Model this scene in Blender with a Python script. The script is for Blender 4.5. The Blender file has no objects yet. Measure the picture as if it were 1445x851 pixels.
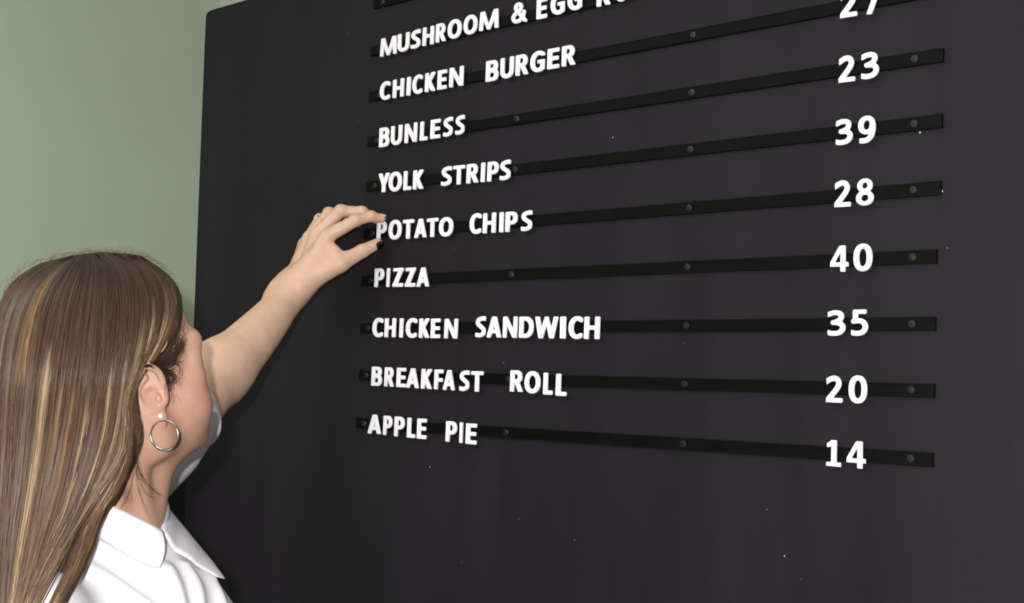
import bpy, bmesh, math, random
import numpy as np
from mathutils import Vector, Matrix

SC = bpy.context.scene
COL = bpy.context.collection
# ---------------------------------------------------------------- camera
# metres; the front of the menu board is the plane y = 0, the floor is z = 0
CAM = np.array([1.256457, -1.196028, 1.5])
RW = np.array([[0.7732618213520384, 0.6331086314541, 0.03520818678793184],      # camera right
               [0.018998513635179258, -0.07863361193827816, 0.9967225348878153], # camera up
               [0.6338021868996916, -0.7700585794932122, -0.07283249295411982]]) # camera back
FPX = 1650.0
cd = bpy.data.cameras.new('camera'); cam = bpy.data.objects.new('camera', cd); COL.objects.link(cam)
cd.sensor_width = 36; cd.lens = FPX/1445*36; cd.clip_start = .02
cam.matrix_world = Matrix([[*RW[:, 0], CAM[0]], [*RW[:, 1], CAM[1]], [*RW[:, 2], CAM[2]], [0, 0, 0, 1]])
SC.camera = cam
def at(x, y, depth):
    """world point seen at photo pixel (x, y) at this distance in front of the lens"""
    return CAM+(RW.T@np.array([(x-722.5)/FPX, -(y-425.5)/FPX, -1.0]))*depth
def on_y(x, y, Y):
    d = RW.T@np.array([(x-722.5)/FPX, -(y-425.5)/FPX, -1.0])
    return CAM+d*(Y-CAM[1])/d[1]

# ---------------------------------------------------------------- world, lights, exposure
SC.view_settings.view_transform = 'Standard'; SC.view_settings.look = 'None'
SC.view_settings.exposure = 0.14; SC.view_settings.gamma = 1.0
SC.view_settings.use_curve_mapping = False
wd = bpy.data.worlds.new('world'); SC.world = wd; wd.use_nodes = True
wd.node_tree.nodes['Background'].inputs[0].default_value = (1, 1, 1, 1)
wd.node_tree.nodes['Background'].inputs[1].default_value = .05
def lamp(name, kind, loc, energy, color=(1, 1, 1), target=None, **kw):
    l = bpy.data.lights.new(name, kind); l.energy = energy; l.color = color
    for k, v in kw.items(): setattr(l, k, v)
    o = bpy.data.objects.new(name, l); COL.objects.link(o); o.location = loc
    if target is not None:
        o.rotation_euler = (Vector(target)-Vector(loc)).to_track_quat('-Z', 'Y').to_euler()
    return o
FLASH = CAM+RW[0]*-.035+RW[1]*.07+RW[2]*.10       # the flash, behind the lens, a little up and to its left
lamp('camera_flash', 'SPOT', FLASH, 84, (1, .985, .97), FLASH-RW[2]+RW[0]*-.08, spot_size=math.radians(125), spot_blend=.35, shadow_soft_size=.014)
lamp('ceiling_lamp_light', 'AREA', (.6, -1.9, 2.55), 13, (1, .97, .94), (.6, -1.9, 0), shape='RECTANGLE', size=1.2, size_y=.6)
lamp('second_ceiling_lamp_light', 'AREA', (-.3, -1.4, 2.55), 10, (1, .97, .94), (-.3, -1.4, 0), shape='RECTANGLE', size=1.2, size_y=.6)

# ---------------------------------------------------------------- helpers
def tag(o, label=None, cat=None, group=None, kind=None):
    if label: o['label'] = label
    if cat: o['category'] = cat
    if group: o['group'] = group
    if kind: o['kind'] = kind
    return o
def link(name, me, mat=None, parent=None, loc=None):
    if mat is not None and not me.materials: me.materials.append(mat)
    o = bpy.data.objects.new(name, me); COL.objects.link(o)
    if loc is not None: o.location = loc
    if parent is not None: o.parent = parent
    return o
def empty(name, loc=(0, 0, 0)):
    o = bpy.data.objects.new(name, None); COL.objects.link(o); o.location = loc; o.empty_display_size = .05
    return o
def mesh_from(name, V, F, smooth=True):
    me = bpy.data.meshes.new(name); me.from_pydata([tuple(map(float, v)) for v in V], [], F); me.update()
    if smooth: me.polygons.foreach_set('use_smooth', [True]*len(me.polygons))
    return me
def box_mesh(name, a, b, bevel=0, seg=2):
    bm = bmesh.new(); bmesh.ops.create_cube(bm, size=1)
    a, b = Vector(a), Vector(b)
    for v in bm.verts: v.co = Vector([(a[i]+b[i])/2+v.co[i]*(b[i]-a[i]) for i in range(3)])
    if bevel: bmesh.ops.bevel(bm, geom=bm.edges[:], offset=bevel, segments=seg, affect='EDGES', profile=.5)
    me = bpy.data.meshes.new(name); bm.to_mesh(me); bm.free()
    return me
def frame_axes(T):
    a = np.array([0, 0, 1.0]) if abs(T[2]) < .9 else np.array([1.0, 0, 0])
    n = np.cross(T, a); n /= np.linalg.norm(n)
    return n, np.cross(T, n)
def catmull(P, n=8):
    P = np.array(P, float); E = np.vstack([2*P[0]-P[1], P, 2*P[-1]-P[-2]]); out = []
    for i in range(len(P)-1):
        a, b, c, d = E[i:i+4]
        for t in np.linspace(0, 1, n, endpoint=False):
            out.append(.5*((2*b)+(c-a)*t+(2*a-5*b+4*c-d)*t*t+(3*b-a-3*c+d)*t**3))
    out.append(P[-1]); return np.array(out)
def tube_mesh(name, pts, rad, sides=12, closed=False, caps=True):
    pts = np.array(pts, float); n = len(pts); rad = np.broadcast_to(rad, (n,))
    V, F = [], []; prev = None
    for i in range(n):
        T = (pts[(i+1) % n]-pts[i-1]) if closed else (pts[min(i+1, n-1)]-pts[max(i-1, 0)])
        T = T/(np.linalg.norm(T)+1e-12)
        if prev is None: N, _ = frame_axes(T)
        else: N = prev-T*np.dot(prev, T); N /= np.linalg.norm(N)
        prev = N; B = np.cross(T, N)
        for k in range(sides):
            a = 2*math.pi*k/sides; V.append(pts[i]+rad[i]*(math.cos(a)*N+math.sin(a)*B))
    m = n if closed else n-1
    for i in range(m):
        for k in range(sides):
            a, b = i*sides+k, i*sides+(k+1) % sides; c, d = ((i+1) % n)*sides+(k+1) % sides, ((i+1) % n)*sides+k
            F.append((a, b, c, d))
    if caps and not closed:
        F.append(tuple(range(sides))[::-1]); F.append(tuple((n-1)*sides+k for k in range(sides)))
    return mesh_from(name, V, F)

# ---------------------------------------------------------------- materials
def mat(name, color=(.8, .8, .8), rough=.5, metal=0, spec=.5, **kw):
    m = bpy.data.materials.new(name); m.use_nodes = True
    b = m.node_tree.nodes['Principled BSDF']
    b.inputs['Base Color'].default_value = (*color, 1); b.inputs['Roughness'].default_value = rough
    b.inputs['Metallic'].default_value = metal; b.inputs['Specular IOR Level'].default_value = spec
    for k, v in kw.items(): b.inputs[k.replace('_', ' ')].default_value = v
    return m
def N(m, t, **kw):
    n = m.node_tree.nodes.new(t)
    for k, v in kw.items(): setattr(n, k, v)
    return n
def noise_mix(m, c1, c2, scale=(5, 5, 5), detail=4, lo=.35, hi=.65, coord='Object', bump=0, bump_scale=None, rough=None, dist=.001):
    """base colour varies between two tones on a procedural noise; optional fine bump"""
    L = m.node_tree.links; b = m.node_tree.nodes['Principled BSDF']
    tc = N(m, 'ShaderNodeTexCoord'); mp = N(m, 'ShaderNodeMapping'); mp.inputs['Scale'].default_value = scale
    L.new(tc.outputs[coord], mp.inputs[0])
    nz = N(m, 'ShaderNodeTexNoise'); nz.inputs['Scale'].default_value = 1; nz.inputs['Detail'].default_value = detail
    L.new(mp.outputs[0], nz.inputs['Vector'])
    r = N(m, 'ShaderNodeValToRGB'); r.color_ramp.elements[0].position = lo; r.color_ramp.elements[1].position = hi
    r.color_ramp.elements[0].color = (*c1, 1); r.color_ramp.elements[1].color = (*c2, 1)
    L.new(nz.outputs['Fac'], r.inputs[0]); L.new(r.outputs[0], b.inputs['Base Color'])
    if rough:
        q = N(m, 'ShaderNodeMapRange'); q.inputs['To Min'].default_value = rough[0]; q.inputs['To Max'].default_value = rough[1]
        L.new(nz.outputs['Fac'], q.inputs[0]); L.new(q.outputs[0], b.inputs['Roughness'])
    if bump:
        n2 = N(m, 'ShaderNodeTexNoise'); n2.inputs['Scale'].default_value = bump_scale or 300; n2.inputs['Detail'].default_value = 3
        L.new(tc.outputs[coord], n2.inputs['Vector'])
        bp = N(m, 'ShaderNodeBump'); bp.inputs['Strength'].default_value = bump; bp.inputs['Distance'].default_value = dist
        L.new(n2.outputs['Fac'], bp.inputs['Height']); L.new(bp.outputs[0], b.inputs['Normal'])
    return m
M = {}
M['green'] = noise_mix(mat('green_wall_paint', rough=.55), (.47, .58, .45), (.49, .605, .47), (3, 3, 3), bump=.25, bump_scale=220)
M['white_wall'] = noise_mix(mat('white_wall_paint', rough=.6), (.72, .69, .65), (.78, .75, .71), (4, 4, 4), bump=.3, bump_scale=180)
M['ceiling'] = noise_mix(mat('ceiling_paint', rough=.8), (.72, .72, .70), (.76, .76, .74), (3, 3, 3))
M['floor'] = noise_mix(mat('floor_tile', rough=.35), (.30, .28, .26), (.38, .36, .33), (6, 6, 6))
M['trim'] = mat('trim_paint', (.6, .6, .58), .4)
M['black_board'] = noise_mix(mat('black_board_paint', rough=.5, spec=.10), (.0132, .0115, .0146), (.0178, .0156, .0198), (14, 14, 2.2), 5, .3, .7, rough=(.48, .58), bump=.18, bump_scale=260)
M['rail'] = noise_mix(mat('black_rail', spec=.08), (.0018, .0018, .0015), (.0030, .0030, .0026), (20, 20, 60), 3, rough=(.4, .6))
M['screw'] = mat('screw_black', (.014, .014, .014), .4, .2)
M['speck'] = mat('white_speck', (.6, .6, .6), .6)
M['letter'] = noise_mix(mat('white_letter_plastic', rough=.35), (.88, .87, .92), (.92, .91, .95), (30, 30, 30))
M['cabinet'] = noise_mix(mat('black_cabinet', rough=.4), (.006, .006, .007), (.010, .009, .010), (8, 8, 8))
M['dark_metal'] = mat('dark_metal', (.12, .12, .12), .35, .9)
M['lamp_glow'] = mat('lamp_diffuser', (.9, .9, .9), .5)

# ---------------------------------------------------------------- letter outlines
# every glyph is a signed distance field in a box one unit high; its contour is
# traced once, then extruded with a rounded edge
def g_box(x0, y0, x1, y1):
    def f(X, Y):
        a = np.abs(X-(x0+x1)/2)-(x1-x0)/2; b = np.abs(Y-(y0+y1)/2)-(y1-y0)/2
        return np.hypot(np.maximum(a, 0), np.maximum(b, 0))+np.minimum(np.maximum(a, b), 0)
    return f
def g_poly(*pts):
    P = np.array(pts, float)
    def f(X, Y):
        d = np.full(X.shape, 9.0); s = np.ones(X.shape)
        n = len(P)
        for i in range(n):
            a, b = P[i], P[(i+1) % n]
            ex, ey = b-a; wx, wy = X-a[0], Y-a[1]
            t = np.clip((wx*ex+wy*ey)/(ex*ex+ey*ey), 0, 1)
            d = np.minimum(d, np.hypot(wx-t*ex, wy-t*ey))
            c1 = Y >= a[1]; c2 = Y < b[1]; c3 = ex*wy > ey*wx
            flip = (c1 & c2 & c3) | (~c1 & ~c2 & ~c3)
            s = np.where(flip, -s, s)
        return s*d
    return f
def g_ell(cx, cy, rx, ry, p=2.0):
    def f(X, Y):
        k = (np.abs((X-cx)/rx)**p+np.abs((Y-cy)/ry)**p)**(1/p)
        return (k-1)*np.minimum(rx, ry)
    return f
def g_ring(cx, cy, rx, ry, tx, ty, p=2.2): return g_sub(g_ell(cx, cy, rx, ry, p), g_ell(cx, cy, rx-tx, ry-ty, p))
def g_or(*fs): return lambda X, Y: np.minimum.reduce([f(X, Y) for f in fs])
def g_and(*fs): return lambda X, Y: np.maximum.reduce([f(X, Y) for f in fs])
def g_sub(a, *bs): return lambda X, Y: np.maximum.reduce([a(X, Y)]+[-b(X, Y) for b in bs])
def g_str(th, *pts, n=10):
    P = np.array(pts, float); Q = []
    E = np.vstack([2*P[0]-P[1], P, 2*P[-1]-P[-2]])
    for i in range(len(P)-1):
        a, b, c, d = E[i:i+4]
        for t in np.linspace(0, 1, n, endpoint=False):
            Q.append(.5*((2*b)+(c-a)*t+(2*a-5*b+4*c-d)*t*t+(3*b-a-3*c+d)*t**3))
    Q.append(P[-1]); Q = np.array(Q)
    def f(X, Y):
        d = np.full(X.shape, 9.0)
        for a, b in zip(Q[:-1], Q[1:]):
            ex, ey = b-a; wx, wy = X-a[0], Y-a[1]
            t = np.clip((wx*ex+wy*ey)/(ex*ex+ey*ey+1e-9), 0, 1)
            d = np.minimum(d, np.hypot(wx-t*ex, wy-t*ey))
        return d-th/2
    return f
def g_diag(xa, xb, w, y0=0, y1=1): return g_poly((xa, y0), (xa+w, y0), (xb+w, y1), (xb, y1))
def make_glyphs():
    S, T = .205, .17
    G = {}
    G['I'] = (.205, g_box(0, 0, .205, 1))
    G['H'] = (.75, g_or(g_box(0, 0, S, 1), g_box(.75-S, 0, .75, 1), g_box(0, .42, .75, .59)))
    G['E'] = (.59, g_or(g_box(0, 0, S, 1), g_box(0, 0, .59, T), g_box(0, .42, .55, .42+T), g_box(0, 1-T, .58, 1)))
    G['F'] = (.55, g_or(g_box(0, 0, S, 1), g_box(0, .39, .52, .39+T), g_box(0, 1-T, .55, 1)))
    G['L'] = (.5, g_or(g_box(0, 0, S, 1), g_box(0, 0, .5, T)))
    G['T'] = (.715, g_or(g_box(.255, 0, .255+S, 1), g_box(0, 1-T, .715, 1)))
    G['Z'] = (.68, g_or(g_box(0, 0, .68, T), g_box(.02, 1-T, .67, 1), g_poly((0, .1), (.26, .1), (.67, .9), (.41, .9))))
    G['N'] = (.83, g_or(g_box(0, 0, S*.93, 1), g_box(.83-S*.93, 0, .83, 1), g_poly((0, 1), (.22, 1), (.83, 0), (.6, 0))))
    G['M'] = (1.16, g_or(g_poly((0, 0), (.19, 0), (.235, 1), (.05, 1)), g_poly((.97, 0), (1.16, 0), (1.11, 1), (.925, 1)),
              g_poly((.05, 1), (.29, 1), (.655, 0), (.50, 0)), g_poly((1.11, 1), (.87, 1), (.505, 0), (.66, 0))))
    G['W'] = (1.26, g_or(g_poly((0, 1), (.22, 1), (.43, 0), (.22, 0)), g_poly((.22, 0), (.43, 0), (.72, 1), (.55, 1)),
              g_poly((.54, 1), (.71, 1), (1.04, 0), (.83, 0)), g_poly((.83, 0), (1.04, 0), (1.26, 1), (1.05, 1))))
    G['A'] = (.83, g_or(g_poly((0, 0), (.21, 0), (.51, 1), (.30, 1)), g_poly((.62, 0), (.83, 0), (.53, 1), (.32, 1)), g_box(.2, .2, .62, .36)))
    G['Y'] = (.77, g_or(g_box(.285, 0, .285+.2, .46), g_poly((0, 1), (.225, 1), (.485, .38), (.285, .38)), g_poly((.545, 1), (.77, 1), (.485, .38), (.285, .38))))
    G['K'] = (.68, g_or(g_box(0, 0, S, 1), g_poly((.43, 1), (.67, 1), (.32, .48), (.14, .52)), g_poly((.44, 0), (.69, 0), (.33, .62), (.15, .5))))
    U = g_or(g_box(0, .36, S, 1), g_box(.77-S, .36, .77, 1), g_and(g_ring(.385, .38, .385, .395, S, T+.01, 2.2), g_box(-1, -1, 2, .38)))
    G['U'] = (.77, U)
    G['O'] = (.87, g_ring(.435, .5, .435, .515, S+.005, T+.005, 2.2))
    G['D'] = (.79, g_sub(g_or(g_box(0, 0, .36, 1), g_and(g_ell(.33, .5, .46, .5, 2.3), g_box(.2, 0, 1, 1))),
              g_or(g_box(S, T, .34, 1-T), g_and(g_ell(.30, .5, .28, .5-T, 2.2), g_box(S, 0, 1, 1)))))
    def bowl(x1, y0, y1, w0=.3):
        r = (y1-y0)/2
        return g_sub(g_or(g_box(0, y0, w0, y1), g_and(g_ell(x1-r*.98, (y0+y1)/2, r*.98, r, 2.25), g_box(.15, y0, 1, y1))),
                     g_or(g_box(S, y0+T*.92, max(x1-r*1.0, S+.02), y1-T*.92), g_and(g_ell(x1-r*.98, (y0+y1)/2, r*.98-S, r-T*.92, 2.1), g_box(S, y0, 1, y1))))
    G['P'] = (.65, g_or(g_box(0, 0, S, 1), bowl(.65, .36, 1)))
    G['R'] = (.71, g_or(g_box(0, 0, S, 1), bowl(.65, .41, 1), g_poly((.48, 0), (.72, 0), (.46, .5), (.27, .45))))
    G['B'] = (.70, g_or(g_box(0, 0, S, 1), bowl(.66, .47, 1), bowl(.70, 0, .575)))
    th = .195
    def ring_arc(cx, cy, rx, ry, a0, a1, n=17):
        import math
        return [(cx+rx*math.cos(math.radians(a0+(a1-a0)*i/(n-1))), cy+ry*math.sin(math.radians(a0+(a1-a0)*i/(n-1)))) for i in range(n)]
    C = g_and(g_ring(.435, .5, .435, .515, S+.01, T, 2.15), g_box(-.1, -.1, .69, 1.1))
    G['C'] = (.69, g_sub(C, g_box(.44, .235, 1, .765)))
    C2 = g_sub(g_and(g_ring(.45, .5, .45, .515, S+.01, T, 2.15), g_box(-.1, -.1, .775, 1.1)), g_box(.42, .3, 1, .775))
    G['G'] = (.78, g_or(C2, g_box(.575, .08, .78, .56), g_box(.41, .41, .78, .56)))
    G['S'] = (.62, g_and(g_str(.19, (.66, .885), (.50, .915), (.34, .905), (.17, .85), (.105, .735), (.16, .615), (.31, .515), (.45, .42), (.515, .29), (.46, .155), (.29, .09), (.13, .09), (-.05, .14)), g_box(.0, -.02, .585, 1.02)))
    G['&'] = (.9, g_and(g_box(-.01, -.015, .91, 1.03), g_str(.17, (.87, .0), (.62, .27), (.30, .62), (.21, .78), (.27, .90), (.42, .925), (.53, .86), (.54, .74), (.46, .62), (.25, .50), (.10, .37), (.09, .22), (.19, .10), (.34, .075), (.50, .11), (.64, .24), (.72, .42), (.73, .50))))
    # digits
    G['0'] = (.70, g_ring(.35, .5, .35, .51, .205, .16, 2.3))
    G['1'] = (.59, g_or(g_box(.20, 0, .405, 1), g_box(.0, 0, .59, .15), g_poly((.405, 1), (.22, 1), (.02, .86), (.02, .70), (.205, .77))))
    G['2'] = (.65, g_or(g_and(g_str(.195, (-.08, .72), (.08, .83), (.27, .905), (.43, .87), (.5, .73), (.46, .58), (.33, .40), (.10, .13)), g_box(.01, .0, 1, 1.02)), g_box(.0, 0, .65, .165)))
    G['3'] = (.66, g_and(g_or(g_str(.185, (-.05, .80), (.12, .885), (.30, .91), (.46, .86), (.49, .73), (.42, .60), (.27, .535)),
              g_str(.19, (.20, .52), (.40, .50), (.535, .40), (.54, .25), (.44, .13), (.26, .085), (.10, .10), (-.08, .16)), g_box(.15, .44, .33, .60)), g_box(.0, -.02, 1, 1.02)))
    G['4'] = (.74, g_sub(g_or(g_box(.42, 0, .615, 1), g_box(.0, .2, .74, .36), g_poly((0, .2), (0, .37), (.37, 1), (.615, 1), (.5, .2))), g_poly((.17, .36), (.42, .36), (.42, .78))))
    G['5'] = (.64, g_or(g_box(.09, .84, .57, 1), g_box(.07, .48, .25, 1), g_and(g_str(.19, (.10, .555), (.28, .575), (.44, .53), (.53, .40), (.52, .25), (.42, .13), (.25, .085), (.10, .10), (-.06, .15)), g_box(.01, -.02, 1, .9))))
    G['7'] = (.66, g_or(g_box(0, .84, .66, 1), g_poly((.10, 0), (.315, 0), (.66, .86), (.62, 1), (.44, .86))))
    G['8'] = (.68, g_or(g_ring(.34, .745, .295, .265, .18, .145, 2.1), g_ring(.34, .275, .34, .285, .195, .155, 2.1)))
    G['9'] = (.66, g_or(g_ring(.32, .665, .32, .345, .195, .155, 2.15), g_and(g_str(.19, (.56, .66), (.555, .45), (.48, .22), (.33, .10), (.16, .085), (.0, .10)), g_box(.06, -.03, .66, .8))))
    return G
def trace(f, w, inset, eps=.0028):
    """closed contours of f = -inset, as simplified polygons"""
    h = .0125
    xs = np.arange(-.08, w+.08+h, h); ys = np.arange(-.08, 1.08+h, h)
    X, Y = np.meshgrid(xs, ys, indexing='ij')
    V = f(X, Y)+inset+1e-7
    segs = {}
    def cross(i, j, i2, j2):
        a, b = V[i, j], V[i2, j2]; t = a/(a-b)
        return (xs[i]+(xs[i2]-xs[i])*t, ys[j]+(ys[j2]-ys[j])*t)
    pts = {}; nxt = {}
    N = V < 0
    act = np.argwhere((N[:-1, :-1] != N[1:, :-1]) | (N[:-1, :-1] != N[:-1, 1:]) | (N[1:, 1:] != N[1:, :-1]) | (N[1:, 1:] != N[:-1, 1:]))
    for i, j in act:
        c = [(i, j), (i+1, j), (i+1, j+1), (i, j+1)]
        e_in, e_out = [], []
        for k in range(4):
            p, q = c[k], c[(k+1) % 4]
            if N[p] != N[q]:
                key = (min(p, q), max(p, q))
                if key not in pts: pts[key] = cross(*key[0], *key[1])
                (e_out if N[p] else e_in).append((k, key))
        for (k, key) in e_in:                # pair each entering edge with the next leaving one
            best = min(e_out, key=lambda q: (q[0]-k) % 4)
            nxt[best[1]] = key
    loops = []; seen = set()
    for s in list(nxt):
        if s in seen: continue
        L = []; c = s
        while c in nxt and c not in seen:
            seen.add(c); L.append(pts[c]); c = nxt[c]
        if len(L) > 6: loops.append(simplify(np.array(L), eps))
    return loops
def simplify(P, eps):
    a = int(np.argmin(P[:, 0]+P[:, 1]*.37)); P = np.roll(P, -a, 0)
    b = int(np.argmax(((P-P[0])**2).sum(1)))
    def dp(Q):
        if len(Q) < 3: return [tuple(Q[0])]
        d = Q[-1]-Q[0]; L = np.hypot(*d)+1e-9
        dist = np.abs(d[0]*(Q[:, 1]-Q[0, 1])-d[1]*(Q[:, 0]-Q[0, 0]))/L
        k = int(np.argmax(dist))
        if dist[k] < eps: return [tuple(Q[0])]
        return dp(Q[:k+1])+dp(Q[k:])
    return dp(P[:b+1])+dp(np.vstack([P[b:], P[:1]]))
def glyph_mesh(name, f, w, depth, bev, grow=.02):
    """a letter one unit high in x and z; y runs from 0 (front) to +depth (back)"""
    cu = bpy.data.curves.new(name, 'CURVE'); cu.dimensions = '2D'; cu.fill_mode = 'BOTH'
    base = [np.array(L) for L in trace(f, w, -grow, .0015)]        # the outline, slightly bold
    def true_distance(X, Y):
        v = None
        for L in base:
            p = g_poly(*L)(X, Y)
            v = p if v is None else np.where(np.sign(v)*np.sign(p) > 0, 1, -1)*np.minimum(np.abs(v), np.abs(p))
        return v
    for L in trace(true_distance, w, bev):
        s = cu.splines.new('POLY'); s.points.add(len(L)-1); s.use_cyclic_u = True
        for p, (x, y) in zip(s.points, L): p.co = (x, y, 0, 1)
    cu.extrude = depth/2-bev; cu.bevel_depth = bev; cu.bevel_resolution = 1
    o = bpy.data.objects.new(name, cu); bpy.context.collection.objects.link(o)
    dg = bpy.context.evaluated_depsgraph_get()
    me = bpy.data.meshes.new_from_object(o.evaluated_get(dg)); me.name = name
    bpy.data.objects.remove(o); bpy.data.curves.remove(cu)
    # drop the two wide sides onto x/z
    co = np.empty(len(me.vertices)*3); me.vertices.foreach_get('co', co); co = co.reshape(-1, 3)
    co = np.stack([co[:, 0], depth/2-co[:, 2], co[:, 1]], 1)
    me.vertices.foreach_set('co', co.ravel()); me.update()
    return me
TEXT = [
 ('MUSHROOM & EGG RO', 'MUSHROOM', [(0.0076,0.0405,1.9834,2.0101),(0.0438,0.0663,1.9843,2.0109),(0.0712,0.0893,1.9851,2.0116),(0.0941,0.1149,1.9859,2.0123),(0.1204,0.1384,1.9866,2.013),(0.1433,0.1681,1.9874,2.0137),(0.1736,0.1978,1.9883,2.0146),(0.2025,0.2363,1.9894,2.0155)]),
 ('MUSHROOM & EGG RO', '&', [(0.2602,0.2857,1.9896,2.0168)]),
 ('MUSHROOM & EGG RO', 'EGG', [(0.3033,0.3198,1.9884,2.0157),(0.3268,0.3489,1.9894,2.0167),(0.3544,0.3766,1.9904,2.0178)]),
 ('MUSHROOM & EGG RO', 'RO', [(0.4011,0.4212,1.9877,2.0154),(0.4285,0.4489,1.9886,2.0164)]),
 ('CHICKEN BURGER', 'CHICKEN', [(0.0106,0.0306,1.9168,1.9433),(0.0379,0.0591,1.9169,1.9435),(0.0659,0.0722,1.9169,1.9437),(0.0776,0.0962,1.917,1.9439),(0.1027,0.1218,1.9171,1.9441),(0.1271,0.1435,1.9172,1.9443),(0.1501,0.1753,1.9173,1.9446)]),
 ('CHICKEN BURGER', 'BURGER', [(0.2179,0.2391,1.9157,1.944),(0.2441,0.2662,1.9161,1.944),(0.2707,0.2913,1.9166,1.944),(0.2958,0.319,1.917,1.944),(0.3245,0.3429,1.9175,1.944),(0.3481,0.369,1.9179,1.944)]),
 ('BUNLESS', 'BUNLESS', [(0.0134,0.033,1.8461,1.8744),(0.0381,0.0594,1.8464,1.8744),(0.0663,0.0896,1.8468,1.8743),(0.097,0.1106,1.8471,1.8742),(0.1175,0.1352,1.8474,1.8742),(0.1424,0.1593,1.8478,1.8741),(0.1656,0.1818,1.848,1.874)]),
 ('YOLK STRIPS', 'YOLK', [(0.0154,0.0374,1.7783,1.806),(0.0378,0.0628,1.7779,1.8055),(0.0681,0.082,1.7775,1.8049),(0.0873,0.1064,1.7772,1.8043)]),
 ('YOLK STRIPS', 'STRIPS', [(0.1421,0.1608,1.7779,1.8041),(0.1642,0.1846,1.7776,1.8038),(0.1899,0.2103,1.7773,1.8035),(0.2156,0.2212,1.7771,1.8034),(0.2274,0.2457,1.7769,1.8032),(0.2496,0.2675,1.7767,1.8029)]),
 ('POTATO CHIPS', 'POTATO', [(0.0172,0.0356,1.7075,1.7353),(0.0416,0.0665,1.7072,1.7346),(0.0703,0.0908,1.7069,1.7339),(0.0939,0.1166,1.7067,1.7333),(0.1183,0.1385,1.7065,1.7327),(0.1415,0.1669,1.7062,1.7321)]),
 ('POTATO CHIPS', 'CHIPS', [(0.1991,0.2184,1.7066,1.7337),(0.2228,0.2441,1.7063,1.7331),(0.2522,0.2579,1.706,1.7325),(0.2628,0.2821,1.7058,1.7321),(0.2896,0.3075,1.7055,1.7314)]),
 ('PIZZA', 'PIZZA', [(0.0169,0.0348,1.6387,1.6655),(0.0417,0.0462,1.6383,1.6651),(0.0546,0.0741,1.6379,1.6646),(0.0792,0.0982,1.6373,1.6641),(0.1021,0.1251,1.6368,1.6635)]),
 ('CHICKEN SANDWICH', 'CHICKEN', [(0.0169,0.0372,1.5656,1.5926),(0.0425,0.0634,1.5653,1.5922),(0.0723,0.0779,1.565,1.5919),(0.0847,0.105,1.5647,1.5916),(0.1114,0.1299,1.5644,1.5912),(0.134,0.1504,1.5641,1.5908),(0.1595,0.1829,1.5637,1.5904)]),
 ('CHICKEN SANDWICH', 'SANDWICH', [(0.2168,0.2341,1.5653,1.5927),(0.2365,0.2606,1.565,1.5925),(0.2646,0.2877,1.5647,1.5922),(0.2923,0.315,1.5645,1.5919),(0.3185,0.3548,1.5641,1.5915),(0.3597,0.3673,1.5639,1.5913),(0.373,0.3934,1.5637,1.591),(0.3972,0.4197,1.5634,1.5908)]),
 ('BREAKFAST ROLL', 'BREAKFAST', [(0.0195,0.0394,1.4948,1.522),(0.046,0.0636,1.4945,1.5216),(0.0705,0.0874,1.4942,1.5213),(0.0899,0.1134,1.4938,1.5209),(0.1193,0.1385,1.4935,1.5205),(0.1442,0.1593,1.4932,1.5201),(0.1604,0.1814,1.4929,1.5198),(0.1912,0.2082,1.4925,1.5194),(0.2119,0.2322,1.4922,1.519)]),
 ('BREAKFAST ROLL', 'ROLL', [(0.2802,0.3006,1.4942,1.5215),(0.3048,0.3295,1.4931,1.5204),(0.3355,0.3493,1.4921,1.5193),(0.3556,0.3713,1.4912,1.5184)]),
 ('APPLE PIE', 'APPLE', [(0.0163,0.0421,1.4257,1.4526),(0.0479,0.0641,1.4252,1.4522),(0.0703,0.0888,1.4246,1.4519),(0.0956,0.11,1.4241,1.4515),(0.115,0.1317,1.4237,1.4512)]),
 ('APPLE PIE', 'PIE', [(0.1696,0.1884,1.4226,1.4499),(0.1948,0.1991,1.4222,1.4493),(0.2061,0.2241,1.4217,1.4487)]),
 ('CHICKEN BURGER', '27', [(0.729,0.748,1.9147,1.9439),(0.756,0.7738,1.9135,1.9411)]),
 ('BUNLESS', '23', [(0.7283,0.7467,1.8429,1.8719),(0.7539,0.7735,1.8431,1.8717)]),
 ('YOLK STRIPS', '39', [(0.7263,0.7453,1.7742,1.8021),(0.7512,0.7704,1.7735,1.8024)]),
 ('POTATO CHIPS', '28', [(0.7258,0.7439,1.7062,1.7349),(0.75,0.7692,1.7061,1.7345)]),
 ('PIZZA', '40', [(0.722,0.7423,1.6358,1.664),(0.7481,0.7686,1.6359,1.6645)]),
 ('CHICKEN SANDWICH', '35', [(0.7203,0.7403,1.567,1.5942),(0.7463,0.7651,1.567,1.5946)]),
 ('BREAKFAST ROLL', '20', [(0.7197,0.7378,1.4956,1.524),(0.7447,0.7647,1.4959,1.5245)]),
 ('APPLE PIE', '14', [(0.7208,0.7371,1.4279,1.4556),(0.7437,0.7643,1.4275,1.4556)]),
]
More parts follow.
